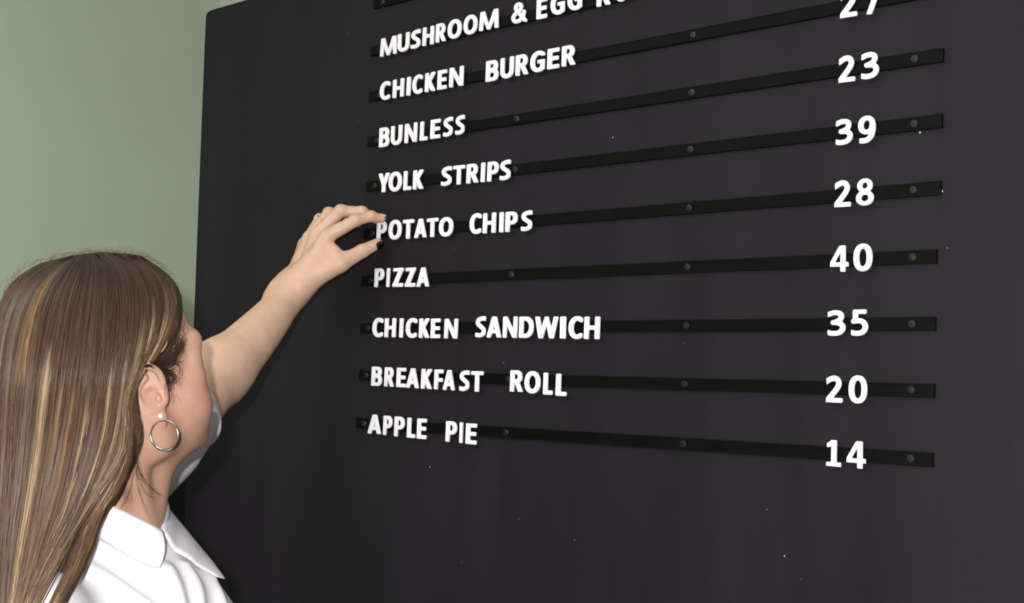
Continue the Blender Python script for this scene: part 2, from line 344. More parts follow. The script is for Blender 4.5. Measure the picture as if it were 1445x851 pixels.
# ---------------------------------------------------------------- room
XL, XR, YB, YF, ZC = -1.1, 2.9, .5, -3.4, 2.62
def struct(name, a, b, m, **kw): return tag(link(name, box_mesh(name, a, b, **kw), m), kind='structure')
struct('floor', (XL-.1, YF-.1, -.1), (XR+.1, YB+.1, 0), M['floor'])
struct('ceiling', (XL-.1, YF-.1, ZC), (XR+.1, YB+.1, ZC+.1), M['ceiling'])
struct('wall_left', (XL-.1, YF-.1, 0), (XL, YB, ZC), M['green'])
struct('wall_back', (XL-.1, YB, 0), (XR+.1, YB+.1, ZC), M['white_wall'])
struct('wall_right', (XR, YF-.1, 0), (XR+.1, YB, ZC), M['white_wall'])
struct('wall_front', (XL, YF-.1, 0), (XR, YF, ZC), M['white_wall'])
struct('baseboard_left', (XL, YF, 0), (XL+.012, YB, .09), M['trim'])
struct('baseboard_back', (XL+.012, YB-.012, 0), (XR, YB, .09), M['trim'])
# the partition the menu board is screwed to, set back from the board's edges
struct('wall_partition', (-.33, .013, 0), (1.6, .44, 2.06), M['white_wall'])

def ceiling_lamp(x, y, label):
    r = tag(empty('ceiling_light', (x, y, ZC)), label, 'ceiling light', 'flat ceiling lights above the room')
    link('lamp_frame', box_mesh('lamp_frame', (-.62, -.32, -.05), (.62, .32, 0), .006), M['trim'], r)
    m = M['lamp_glow']; b = m.node_tree.nodes['Principled BSDF']
    b.inputs['Emission Color'].default_value = (1, .94, .85, 1); b.inputs['Emission Strength'].default_value = .7
    link('diffuser', box_mesh('diffuser', (-.58, -.28, -.056), (.58, .28, -.05)), m, r)
ceiling_lamp(.6, -1.9, 'flat white ceiling light above the middle of the room')
ceiling_lamp(-.3, -.95, 'flat white ceiling light nearer the green wall')

# ---------------------------------------------------------------- menu board
board = tag(empty('menu_board', (0, 0, 1.1)), 'large matt black menu board with black letter rails screwed across it', 'menu board')
BZ = 1.1
def board_panel():
    # upper left corner rounded off, edges eased
    x0, x1, z0, z1 = -.4445, 1.62, .35, 2.136
    pts = [(x1, z0), (x1, z1)]
    for k in range(7):
        a = math.radians(90+15*k); pts.append((x0+.016+.016*math.cos(a), z1-.010+.010*math.sin(a)))
    pts += [(-.436, 1.80), (-.431, 1.62), (-.4265, 1.38), (-.4225, 1.05), (-.418, z0)]
    bm = bmesh.new(); f = bm.faces.new([bm.verts.new((x, 0, z-BZ)) for x, z in pts])
    e = bmesh.ops.extrude_face_region(bm, geom=[f])
    for v in e['geom']:
        if isinstance(v, bmesh.types.BMVert): v.co.y = .012
    bmesh.ops.recalc_face_normals(bm, faces=bm.faces)
    rim = [ed for ed in bm.edges if all(v.co.y < .001 for v in ed.verts)]
    bmesh.ops.bevel(bm, geom=rim, offset=.0015, segments=2, affect='EDGES', profile=.5)
    me = bpy.data.meshes.new('panel'); bm.to_mesh(me); bm.free()
    return me
panel = link('panel', board_panel(), M['black_board'], board)
# rail heights at their left and right ends (they sag by a millimetre or two), left end, right end
RAILS = [(2.0689, 2.0689, -.0160, .8430), (1.9963, 1.9980, -.0175, .8430), (1.9270, 1.9290, -.0170, .8430),
         (1.8585, 1.8580, -.0165, .8400), (1.7905, 1.7888, -.0150, .8395), (1.7190, 1.7191, -.0155, .8385),
         (1.6490, 1.6486, -.0150, .8350), (1.5787, 1.5794, -.0135, .8345), (1.5095, 1.5112, -.0120, .8340), (1.4392, 1.4414, -.0130, .8330)]
def screw_mesh():
    bm = bmesh.new(); n = 14
    prof = [(.0042, 0), (.0042, .0006), (.0034, .0013), (.0016, .0015), (.0014, .0007)]
    rings = [[bm.verts.new((r*math.cos(2*math.pi*k/n), -h, r*math.sin(2*math.pi*k/n))) for k in range(n)] for r, h in prof]
    for a, b in zip(rings, rings[1:]):
        for k in range(n): bm.faces.new((a[k], a[(k+1) % n], b[(k+1) % n], b[k]))
    bm.faces.new(rings[-1])
    bmesh.ops.recalc_face_normals(bm, faces=bm.faces)
    me = bpy.data.meshes.new('screw'); bm.to_mesh(me); bm.free(); me.materials.append(M['screw']); return me
SCREW = screw_mesh()
for za, zb, xa, xb in RAILS:
    h, t = .0072, .0040
    bm = bmesh.new()
    sec = [(-h, 0), (-h, -t), (-h+.0010, -t-.0002), (-h+.0016, -t), (h-.0016, -t), (h-.0010, -t-.0002), (h, -t), (h, 0)]
    nx = 14; rows = []
    for i in range(nx+1):
        f = i/nx; x = xa+(xb-xa)*f; z = za+(zb-za)*f-BZ
        rows.append([bm.verts.new((x, y, z+dz)) for dz, y in sec])
    for a, b in zip(rows, rows[1:]):
        for k in range(len(sec)-1): bm.faces.new((a[k], a[k+1], b[k+1], b[k]))
    bm.faces.new(rows[0]); bm.faces.new(rows[-1])
    bmesh.ops.recalc_face_normals(bm, faces=bm.faces)
    me = bpy.data.meshes.new('rail'); bm.to_mesh(me); bm.free()
    r = link('rail', me, M['rail'], board)
    for x in (.0045, .2730, .5420, .8105):
        f = (x-xa)/(xb-xa)
        s = link('screw', SCREW, None, r, (x, -t, za+(zb-za)*f-BZ)); s.rotation_euler = (0, random.Random(x*za).uniform(0, 3), 0)
# tiny pale specks of filler on the black paint
bm = bmesh.new()
for (px, py), r in zip([(865, 194), (861, 153), (541, 10), (607, 659), (811, 762), (1298, 187), (1330, 270), (1337, 350), (732, 732), (652, 793), (1082, 719), (1107, 785),
                        (652, 106), (506, 171), (711, 512), (491, 48), (467, 436), (966, 484), (640, 352), (1130, 817), (655, 540)], [1.1, .7, 1.4, 1, .8, 1.3, 1, .6, .5, .6, .7, 1, .6, .5, .7, .5, .6, .5, .6, .4, .4]):
    p = on_y(px, py, 0)
    n = 7; rr = .00085*r; rg = random.Random(px)
    vs = [bm.verts.new((p[0]+rr*rg.uniform(.6, 1.3)*math.cos(2*math.pi*k/n), -.0002, p[2]-BZ+rr*rg.uniform(.6, 1.3)*math.sin(2*math.pi*k/n))) for k in range(n)]
    c = bm.verts.new((p[0], -.0007, p[2]-BZ))
    for k in range(n): bm.faces.new((vs[k], vs[(k+1) % n], c))
bmesh.ops.recalc_face_normals(bm, faces=bm.faces)
me = bpy.data.meshes.new('paint_specks'); bm.to_mesh(me); bm.free()
tag(link('paint_specks', me, M['speck'], board), 'tiny pale specks stuck to the black paint', kind='stuff')

# ---------------------------------------------------------------- letters and digits
GL = make_glyphs(); GM = {}
WORDS = dict(zip('0123456789', 'zero one two three four five six seven eight nine'.split()))
ORD = ['first', 'second', 'third']
rg = random.Random(4)
for line, word, boxes in TEXT:
    short = line.replace(' RO', '') if line.startswith('MUSH') else line
    for i, (ch, (x0, x1, z0, z1)) in enumerate(zip(word, boxes)):
        w, f = GL[ch]
        if ch not in GM: GM[ch] = glyph_mesh('letter_shape', f, w, .14, .042, .010 if ch.isdigit() else .022); GM[ch].materials.append(M['letter'])
        if ch.isdigit():
            nm, cat = 'digit', 'digit'
            lab = f'raised white {WORDS[ch]}, {("left", "right")[i]} digit of the price on the {short} line'; grp = 'white price digits on the menu board'
            if line.startswith('CHICKEN B'): lab = f'raised white {WORDS[ch]}, {("left", "right")[i]} digit of the topmost price, cut by the photo edge'
        elif ch == '&':
            nm, cat = 'ampersand', 'letter'; lab = 'raised white ampersand between the words MUSHROOM and EGG'; grp = 'white letters on the menu board'
        else:
            nm, cat = 'letter', 'letter'; grp = 'white letters on the menu board'
            tot = word.count(ch); k = word[:i].count(ch)
            if word == 'RO': lab = f'raised white letter {ch} at the top edge of the photo, after the word EGG'
            else:
                which = f'{ORD[k]} {ch} of the word {word}' if tot > 1 else f'in the word {word}'
                lab = f'raised white letter {ch}, {which}'
                if word == 'CHICKEN': lab += f' on the {line} line'
                if word == 'PIZZA' or word == 'BUNLESS': lab += ' alone on its rail'
        o = link(nm, GM[ch]); o.location = (x0, -.0088+rg.uniform(-.0002, .0002), z0)
        o.scale = ((x1-x0)/w, .0285, z1-z0)
        o.rotation_euler = (0, math.radians(rg.uniform(-.5, .5)), 0)
        tag(o, lab, cat, grp)

# ---------------------------------------------------------------- black cabinet beyond the board's left edge
cab = tag(empty('storage_cabinet', (-.80, -.02, 0)), 'black cabinet standing against the green wall behind the woman', 'cabinet')
link('body', box_mesh('body', (-.285, -.30, .06), (.17, .30, 1.375), .004), M['cabinet'], cab)
link('plinth', box_mesh('plinth', (-.265, -.28, 0), (.15, .28, .06)), M['cabinet'], cab)
for s in (-1, 1):
    d = link('door', box_mesh('door', (.17, min(.003*s, .292*s), .08), (.188, max(.003*s, .292*s), 1.355), .003), M['cabinet'], cab)
    link('handle', tube_mesh('handle', catmull([(.188, .03*s, .95), (.212, .03*s, .96), (.212, .03*s, 1.06), (.188, .03*s, 1.07)], 6), .004, 8), M['dark_metal'], d)

# ---------------------------------------------------------------- figure modelling: smooth distance fields -> one surface
f32 = np.float32
def sph(c, r):
    c = np.array(c, f32)
    return lambda P: np.sqrt(((P-c)**2).sum(1))-f32(r)
def elp(c, r, R=None):
    c = np.array(c, f32); r = np.array(r, f32); m = f32(min(r)); RR = None if R is None else np.array(R, f32)
    def f(P):
        q = P-c
        if RR is not None: q = q@RR.T
        k0 = np.sqrt(((q/r)**2).sum(1)); k1 = np.sqrt(((q/(r*r))**2).sum(1))+f32(1e-6)
        return k0*(k0-1)/k1
    return f
def cap(a, b, r0, r1):
    a = np.array(a, f32); d = np.array(b, f32)-a; L = f32(max(float(d@d), 1e-9))
    def f(P):
        q = P-a; t = np.clip(q@d/L, 0, 1)
        return np.sqrt(((q-t[:, None]*d)**2).sum(1))-(f32(r0)+t*f32(r1-r0))
    return f
def chain(pts, k=0.0):
    fs = [cap(p[:3], q[:3], p[3], q[3]) for p, q in zip(pts[:-1], pts[1:])]
    def f(P):
        d = fs[0](P)
        for g in fs[1:]: d = smin(d, g(P), k) if k else np.minimum(d, g(P))
        return d
    return f
def smin(a, b, k):
    h = np.maximum(f32(k)-np.abs(a-b), 0)/f32(k)
    return np.minimum(a, b)-h*h*f32(k*.25)
def smax(a, b, k): return -smin(-a, -b, k)
class Group:
    """an ordered list of blended shapes with its own axes and a bounding ball"""
    def __init__(s, origin=(0, 0, 0), axes=None, centre=(0, 0, 0), radius=1, k=.02):
        s.o = np.array(origin, f32); s.A = np.eye(3, dtype=f32) if axes is None else np.array(axes, f32)   # rows: local x, y, z in world
        s.c = np.array(centre, f32)@s.A+s.o; s.r = radius; s.k = k; s.ops = []
    def add(s, f, k=.01): s.ops.append((0, f, k)); return s
    def cut(s, f, k=.01): s.ops.append((1, f, k)); return s
    def __call__(s, P):
        q = (P-s.o)@s.A.T; d = None
        for op, f, k in s.ops:
            v = f(q)
            d = v if d is None else (smin(d, v, k) if op == 0 else smax(d, -v, k))
        return d
def axis_samples(lo, hi, base, zones):
    """sample positions along one axis, denser inside the zones (lo, hi, step)"""
    x = lo; out = [x]
    while x < hi:
        st = base
        for a, b, s in zones:
            if a-.004 < x < b: st = min(st, s)
        x += st; out.append(x)
    return np.array(out)
def surface(groups, xs, ys, zs, post=None, BS=12):
    """surface nets over only those blocks of the grid that the surface crosses"""
    def pad(v):
        n = (-(len(v)-1)) % BS
        return np.concatenate([v, v[-1]+(v[-1]-v[-2])*np.arange(1, n+1)]).astype(f32)
    xs, ys, zs = pad(xs), pad(ys), pad(zs)
    nb = [(len(v)-1)//BS for v in (xs, ys, zs)]
    def ev(P, use):
        D = np.full(len(P), 9, f32)
        for g, m in zip(groups, use):
            if m.any():
                D[m] = smin(D[m], g(P[m]), g.k)
        return post(P, D) if post else D
    I, J, K = np.meshgrid(*[np.arange(n) for n in nb], indexing='ij'); B = np.stack([I.ravel(), J.ravel(), K.ravel()], 1)
    lo = np.stack([v[B[:, a]*BS] for a, v in enumerate((xs, ys, zs))], 1); hi = np.stack([v[(B[:, a]+1)*BS] for a, v in enumerate((xs, ys, zs))], 1)
    C = (lo+hi)/2; R = np.sqrt(((hi-lo)**2).sum(1))/2
    bd = [np.sqrt(((C-g.c)**2).sum(1))-g.r for g in groups]
    near = np.minimum.reduce(bd) < R+.05
    D = np.full(len(C), 9, f32); D[near] = ev(C[near], [b[near] < .9 for b in bd])
    act = np.nonzero(near & (np.abs(D) < R*1.4+.006))[0]
    B, C, R = B[act], C[act], R[act]; bd = [b[act] for b in bd]
    NX, NY, NZ = len(xs), len(ys), len(zs)
    n1 = BS+1; o = np.arange(n1); oi, oj, ok = [v.ravel() for v in np.meshgrid(o, o, o, indexing='ij')]
    keys, verts, faces_e = [], [], []
    CH = 220
    for s in range(0, len(B), CH):
        b = B[s:s+CH]; m = len(b)
        gi = b[:, 0:1]*BS+oi; gj = b[:, 1:2]*BS+oj; gk = b[:, 2:3]*BS+ok
        P = np.stack([xs[gi].ravel(), ys[gj].ravel(), zs[gk].ravel()], 1)
        use = [np.repeat(q[s:s+CH] < R[s:s+CH]*1.0+.03+g.k, n1**3) for q, g in zip(bd, groups)]
        V = ev(P, use).reshape(m, n1, n1, n1); P = P.reshape(m, n1, n1, n1, 3)
        S = V < 0
        c = np.zeros((m, BS, BS, BS), np.int8)
        for dx in (0, 1):
            for dy in (0, 1):
                for dz in (0, 1): c += S[:, dx:dx+BS, dy:dy+BS, dz:dz+BS]
        mi, i, j, k = np.nonzero((c > 0) & (c < 8))
        acc = np.zeros((len(mi), 3)); cnt = np.zeros(len(mi))
        for a in range(3):
            for p in (0, 1):
                for q in (0, 1):
                    d0 = [0, 0, 0]; o1, o2 = [x for x in range(3) if x != a]; d0[o1] = p; d0[o2] = q; d1 = list(d0); d1[a] = 1
                    v0 = V[mi, i+d0[0], j+d0[1], k+d0[2]]; v1 = V[mi, i+d1[0], j+d1[1], k+d1[2]]
                    x = (v0 < 0) != (v1 < 0); t = np.where(x, v0/(v0-v1+1e-12), 0)
                    p0 = P[mi, i+d0[0], j+d0[1], k+d0[2]]; p1 = P[mi, i+d1[0], j+d1[1], k+d1[2]]
                    acc += np.where(x[:, None], p0+(p1-p0)*t[:, None], 0); cnt += x
        verts.append(acc/cnt[:, None])
        bi = b[mi]; gi = bi[:, 0]*BS+i; gj = bi[:, 1]*BS+j; gk = bi[:, 2]*BS+k
        keys.append((gi.astype(np.int64)*NY+gj)*NZ+gk)
        st = (NY*NZ, NZ, 1)
        for a in range(3):
            d = [0, 0, 0]; d[a] = 1
            S0 = S[:, :BS, :BS, :BS]; S1 = S[:, d[0]:d[0]+BS, d[1]:d[1]+BS, d[2]:d[2]+BS]
            mi, i, j, k = np.nonzero(S0 != S1); bi = b[mi]
            kk = ((bi[:, 0]*BS+i).astype(np.int64)*NY+bi[:, 1]*BS+j)*NZ+bi[:, 2]*BS+k
            u, w = st[(a+1) % 3], st[(a+2) % 3]
            q = np.stack([kk, kk-u, kk-u-w, kk-w], 1)
            flip = ~S0[mi, i, j, k]; q[flip] = q[flip][:, ::-1]
            faces_e.append(q)
    keys = np.concatenate(keys); verts = np.concatenate(verts); F = np.concatenate(faces_e)
    od = np.argsort(keys); ks = keys[od]
    idx = np.searchsorted(ks, F); idx[idx >= len(ks)] = 0
    ok_ = (ks[idx] == F).all(1); F = od[idx[ok_]]
    return verts, F
def np_mesh(name, V, F):
    me = bpy.data.meshes.new(name)
    me.vertices.add(len(V)); me.vertices.foreach_set('co', V.astype(f32).ravel())
    n = F.shape[1]; me.loops.add(len(F)*n); me.loops.foreach_set('vertex_index', F.astype(np.int32).ravel())
    me.polygons.add(len(F)); me.polygons.foreach_set('loop_start', np.arange(0, len(F)*n, n, dtype=np.int32))
    me.update(calc_edges=True); me.polygons.foreach_set('use_smooth', [True]*len(F)); me.validate()
    return me
def relax(V, F, it=2, w=.5):
    n = len(V)
    for _ in range(it):
        S = np.zeros((n, 3)); C = np.zeros(n)
        for a, b in ((0, 1), (1, 2), (2, 3), (3, 0)):
            for p, q in ((a, b), (b, a)):
                for c in range(3): S[:, c] += np.bincount(F[:, p], weights=V[F[:, q], c], minlength=n)
                C += np.bincount(F[:, p], minlength=n)
        V = V+(S/np.maximum(C, 1)[:, None]-V)*w
    return V

# ---------------------------------------------------------------- the woman
# head axes: she looks at the board and up; torso axes: she stands side-on to the photographer
CF = np.array([-.6357, .7719, 0]); CR = np.array([.7719, .6357, 0]); UP = np.array([0, 0, 1.0])
yaw, pitch = math.radians(46), math.radians(22)
h0 = math.cos(yaw)*CR+math.sin(yaw)*CF
HX = math.cos(pitch)*h0+math.sin(pitch)*UP                 # where the face looks
HY = np.cross(UP, h0)                                      # her left
HZ = np.cross(HX, HY)
HO = at(160, 552, 1.18)                                    # midpoint between the ears
HA = np.array([HX, HY, HZ])
def hl(x, y, z): return HO+(x*HX+y*HY+z*HZ)*.01            # head point from centimetres
cm = .01
def E(c, r, k=None): return elp([v*cm for v in c], [v*cm for v in r])
def Cc(a, b, r0, r1): return cap([v*cm for v in a], [v*cm for v in b], r0*cm, r1*cm)
head = Group(HO, HA, (.005, 0, .01), .155, .02)
head.add(E((-.7, 0, 4.6), (9.2, 7.2, 7.6)))
head.add(E((3.2, 0, 4.6), (5.7, 6.5, 6.0)), .02)
head.add(E((-3.5, 0, .5), (5.6, 6.3, 5.5)), .02)
head.add(E((3.6, 0, -2.2), (4.9, 5.7, 6.3)), .02)
for s in (-1, 1):
    head.add(E((5.4, 4.2*s, -1.2), (1.9, 2.0, 1.9)), .015)          # cheekbones
    head.add(E((5.0, 3.9*s, -3.8), (2.6, 2.1, 2.6)), .02)           # cheeks
    head.add(Cc((.2, 5.3*s, -5.0), (5.8, 2.3*s, -7.0), 1.5, 1.4), .02)  # jaw
    head.add(Cc((-.2, 5.9*s, -1.5), (.2, 5.3*s, -5.0), 1.3, 1.5), .02)
    head.add(Cc((8.2, .6*s, 2.9), (7.2, 4.9*s, 3.2), .75, .9), .012)
    head.add(Cc((7.1, 5.1*s, 2.6), (6.4, 5.1*s, -.2), .75, .9), .012)     # brow
    head.cut(E((8.9, 3.3*s, 1.5), (1.6, 2.0, 1.15)), .01)
    head.add(E((6.75, 3.15*s, 1.35), (1.3, 1.35, 1.2)), .003)            # eyelids over the eyeball
    head.cut(E((8.05, 3.15*s, 1.25), (.5, 1.35, .10)), .002)
head.add(E((5.9, 0, -6.7), (2.0, 2.2, 1.6)), .015)                   # chin
head.add(E((3.2, 0, -5.9), (3.4, 3.6, 2.0)), .02)
head.add(Cc((8.3, 0, 2.6), (9.2, 0, -.6), .65, .72), .012)           # nose
head.add(E((9.3, 0, -1.0), (.95, .85, .75)), .006)
for s in (-1, 1):
    head.add(E((8.6, .95*s, -1.3), (.85, .6, .6)), .005)
    head.cut(E((8.9, .5*s, -1.85), (.35, .22, .3)), .002)
head.add(E((7.0, 0, -3.9), (1.75, 2.5, 2.0)), .012)
head.add(E((8.55, 0, -3.65), (.55, 1.9, .40)), .004)                 # lips
head.add(E((8.45, 0, -4.55), (.60, 1.7, .45)), .004)
head.cut(E((9.1, 0, -4.08), (.7, 2.1, .07)), .003)
# ears: a = towards the back, b = up along the ear, c = outwards
def ear(side):
    o = hl(.80, 7.0*side, -.45)
    # the near ear is pushed out by the hair tucked behind it
    out = side*HY; back = -HX
    fl = math.radians(-20 if side < 0 else 15)
    a = math.cos(fl)*back+math.sin(fl)*out; c = -math.sin(fl)*back+math.cos(fl)*out
    tl = math.radians(-11); b = math.cos(tl)*HZ+math.sin(tl)*a; a = math.cos(tl)*a-math.sin(tl)*HZ
    g = Group(o, np.array([a, b, c]), (.008, .0, .004), .042, .004)
    g.axes = (o, a, b, c)
    q = lambda *v: [v[0]*cm*1.28, v[1]*cm*1.04, v[2]*cm]
    g.add(elp(q(.95, .35, .10), q(1.75, 2.75, .24)))
    g.add(elp(q(.25, -2.3, .25), q(.80, .95, .38)), .004)            # lobe
    g.add(elp(q(.2, 0, -.4), q(.9, 1.9, .8)), .006)                  # root
    rim = catmull([[p[0]*1.28, p[1]*1.04, p[2]] for p in [(-.35, .25, .05), (-.45, 1.2, .36), (-.1, 2.3, .62), (.75, 2.95, .78), (1.75, 2.60, .84), (2.35, 1.6, .80), (2.45, .4, .72), (2.05, -.8, .60), (1.45, -1.75, .50), (.85, -2.5, .40)]], 4)
    g.add(chain([(*[v*cm for v in p], .0034) for p in rim], 0), .0014)
    g.cut(elp(q(.50, -.20, .75), q(.80, 1.10, .75)), .002)           # bowl
    anti = catmull([[p[0]*1.28, p[1]*1.04, p[2]] for p in [(.75, 1.75, .42), (1.25, 1.2, .55), (1.48, .3, .60), (1.25, -.7, .55), (.7, -1.35, .50)]], 4)
    g.add(chain([(*[v*cm for v in p], .0026) for p in anti], 0), .0016)
    g.add(chain([(*q(1.3, 1.1, .5), .0022), (*q(.9, 2.0, .45), .0018)], 0), .003)
    g.add(elp(q(-.42, -.45, .40), q(.30, .55, .26)), .005)           # tragus
    g.add(elp(q(.45, -1.45, .45), q(.38, .30, .28)), .003)
    g.cut(elp(q(.0, -.35, .3), q(.28, .4, .5)), .002)
    return g
ear_r, ear_l = ear(-1), ear(1)

# torso axes
TF, TL = CR.copy(), CF.copy()
NB = at(152, 770, 1.20)
TA = np.array([TF, TL, UP])
def tl(f, l, u): return NB+f*TF+l*TL+u*UP
SL = at(188, 662, 1.325)                   # left shoulder, raised and brought forward
ELB = at(308, 526, 1.535)
WR = at(414, 407, 1.690)
SR = tl(-.015, -.165, -.055)
neck = Group(centre=NB+UP*.05, radius=.17, k=.02)
n0 = hl(-3.0, 0, -4.0); 
neck.add(chain([(*hl(-2.6, 0, -1.5), .056), (*(NB+UP*.075-TF*.004), .0525), (*(NB-TF*.004), .055), (*(NB-UP*.06-TF*.01), .07)]))
neck.add(cap(hl(1.5, -2.2, -6.6), NB+TF*.030+UP*.01-TL*.012, .022, .018), .03)
neck.add(cap(hl(-2.2, -5.4, -3.2), NB+TF*.045+UP*(-.005)-TL*.016, .013, .011), .012)      # neck muscle
neck.add(cap(hl(-2.2, 5.4, -3.2), NB+TF*.045+UP*(-.005)+TL*.016, .013, .011), .012)
torso = Group(NB, TA, (0, 0, -.25), .46, .03)
torso.add(elp((.005, 0, -.235), (.105, .148, .20)))
torso.add(elp((.035, 0, -.12), (.085, .125, .11)), .05)
for s in (-1, 1): torso.add(elp((.098, .075*s, -.205), (.062, .066, .062)), .04)
torso.add(cap((-.02, -.02, -.035), (-.02, -.15, -.075), .045, .040), .04)
torso.add(cap((-.02, .02, -.035), (.02, .11, -.045), .045, .042), .04)
torso.add(elp((-.01, 0, -.44), (.10, .135, .13)), .06)
torso.add(elp((-.025, 0, -.58), (.115, .165, .13)), .06)
arm = Group(centre=(SL+WR)/2, radius=.30, k=.03)
D1 = (WR-ELB)/np.linalg.norm(WR-ELB)
side1 = np.cross(D1, RW[2]); side1 /= np.linalg.norm(side1)          # across the forearm as the lens sees it
arm.add(chain(catmull([(*SL, .048), (*(SL*.5+ELB*.5), .0430), (*ELB, .0385)], 5)))
arm.add(chain(catmull([(*ELB, .0370), (*(ELB*.75+WR*.25+side1*.004), .0355), (*(ELB*.35+WR*.65+side1*.0045), .0282), (*(WR-D1*.01), .0215)], 6)), .03)
arm.add(cap(WR-D1*.03-side1*.006, WR-side1*.006, .0205, .0200), .015)
arm.add(cap(WR-D1*.03+side1*.003, WR+D1*.01+side1*.003, .0200, .0185), .015)
arm.add(sph(WR-side1*.016+RW[2]*.012-D1*.012, .0085), .012)          # wrist bone
# left hand: joints at photo pixels with their true distance from the board
def J(px, py, Y, r): return (*on_y(px, py, Y), r)
FING = {
 'index':  [J(461, 334, -.078, .0105), J(502, 311, -.052, .0086), J(524, 305.5, -.031, .0074), J(538.5, 308, -.0175, .0062)],
 'middle': [J(447, 331, -.070, .0105), J(481, 298, -.050, .0090), J(511, 299, -.028, .0077), J(529, 309, -.014, .0066)],
 'ring':   [J(437, 336, -.058, .0100), J(464, 301, -.043, .0084), J(490, 303, -.022, .0073), J(505, 316, -.012, .0063)],
 'little': [J(430, 345, -.048, .0090), J(451, 309, -.034, .0074), J(470, 311, -.018, .0064), J(482, 321, -.011, .0056)]}
THUMB = [J(440, 392, -.088, .0150), J(480, 372, -.068, .0125), J(511, 354.5, -.040, .0098), J(532.5, 344, -.0195, .0082)]
hand = Group(centre=on_y(470, 350, -.06), radius=.125, k=.018)
WJ = [J(426, 400, -.100, .0165), J(419, 396, -.088, .0145)]
hand.add(cap(WR, WJ[0][:3], .0205, .0175))
hand.add(cap(WR, WJ[1][:3], .0200, .0165), .012)
for n_, w in (('index', WJ[0]), ('middle', WJ[0]), ('ring', WJ[1]), ('little', WJ[1])):
    a, b = np.array(w[:3]), np.array(FING[n_][0][:3])
    hand.add(cap(a, b, .0150, .0108), .012)
mid = np.mean([FING[q][0][:3] for q in FING], 0)*.5+np.array(WJ[0][:3])*.5
hand.add(cap(np.array(WJ[0][:3])*.6+mid*.4, np.array(THUMB[1][:3])*.55+np.array(FING['index'][0][:3])*.45, .0150, .0095), .014)   # web
hand.add(chain([(*THUMB[0][:3], .0165), (*THUMB[1][:3], .0128), *THUMB[2:]], .004), .012)
fingers = []
for n_ in FING:
    g = Group(centre=np.mean([p[:3] for p in FING[n_]], 0), radius=.05, k=.0035)
    c = FING[n_]
    g.add(chain(c, .003))
    for jn in (1, 2):                     # knuckles stand out a little on the back
        p = np.array(c[jn][:3])+RW[2]*.0012+RW[1]*.001
        g.add(sph(p, c[jn][3]*.96), .004)
    fingers.append(g)
# right arm hangs at her side below the picture
RE = SR+np.array([0, 0, -.27])-TF*.02-TL*.03; RWr = RE+np.array([0, 0, -.22])+TF*.05
armr = Group(centre=(SR+RWr)/2, radius=.34, k=.03)
armr.add(chain([(*SR, .046), (*(SR*.5+RE*.5), .042), (*RE, .036), (*(RE*.6+RWr*.4), .035), (*RWr, .022)], .02))
handr = Group(centre=RWr-UP*.09, radius=.12, k=.012)
handr.add(elp(RWr-UP*.05+TF*.006, (.030, .030, .046), np.array([TF, TL*2.0, UP])))
for i_, ln in enumerate((.070, .078, .072, .056)):
    b0 = RWr-UP*.085+TF*(.028-.017*i_); b1 = b0-UP*ln*.55+TF*.004+TL*.006; b2 = b0-UP*ln+TF*.006+TL*.018
    handr.add(chain([(*b0, .0088), (*b1, .0080), (*b2, .0066)]), .004)
handr.add(chain([(*(RWr-UP*.025+TF*.02), .012), (*(RWr-UP*.065+TF*.045+TL*.01), .010), (*(RWr-UP*.10+TF*.05+TL*.015), .0078)]), .008)

BODY = [torso, neck, armr, handr, arm, hand, *fingers, head, ear_r, ear_l]
allz = np.array([g.c for g in BODY])
eo = ear_r.c; ho = hand.c
ez = [(eo[i]-.040, eo[i]+.040, .0011) for i in range(3)]
hz = [(ho[i]-(.085, .075, .085)[i], ho[i]+(.085, .075, .085)[i], .0015) for i in range(3)]
hd = [(HO[i]-.12, HO[i]+.13, .0025) for i in range(3)]
lo = np.array([min(SR[0], -.12)-.12, NB[1]-.30, .66]); hi = np.array([.30, .03, HO[2]+.17])
lo[0] = min(on_y(400, 400, -.05)[0], NB[0]-.25, ho[0]-.13); hi[0] = max(NB[0], SR[0])+.22; hi[2] = max(hi[2], ho[2]+.10); lo[1] = min(SR[1], NB[1])-.2
ax = [axis_samples(lo[i], hi[i], .0032, [ez[i], hz[i], hd[i]]) for i in range(3)]
V, F = surface(BODY, *ax)
V = relax(V, F, 1, .35)
body_me = np_mesh('body', V, F)
print('body', len(V), len(F), [len(a) for a in ax])

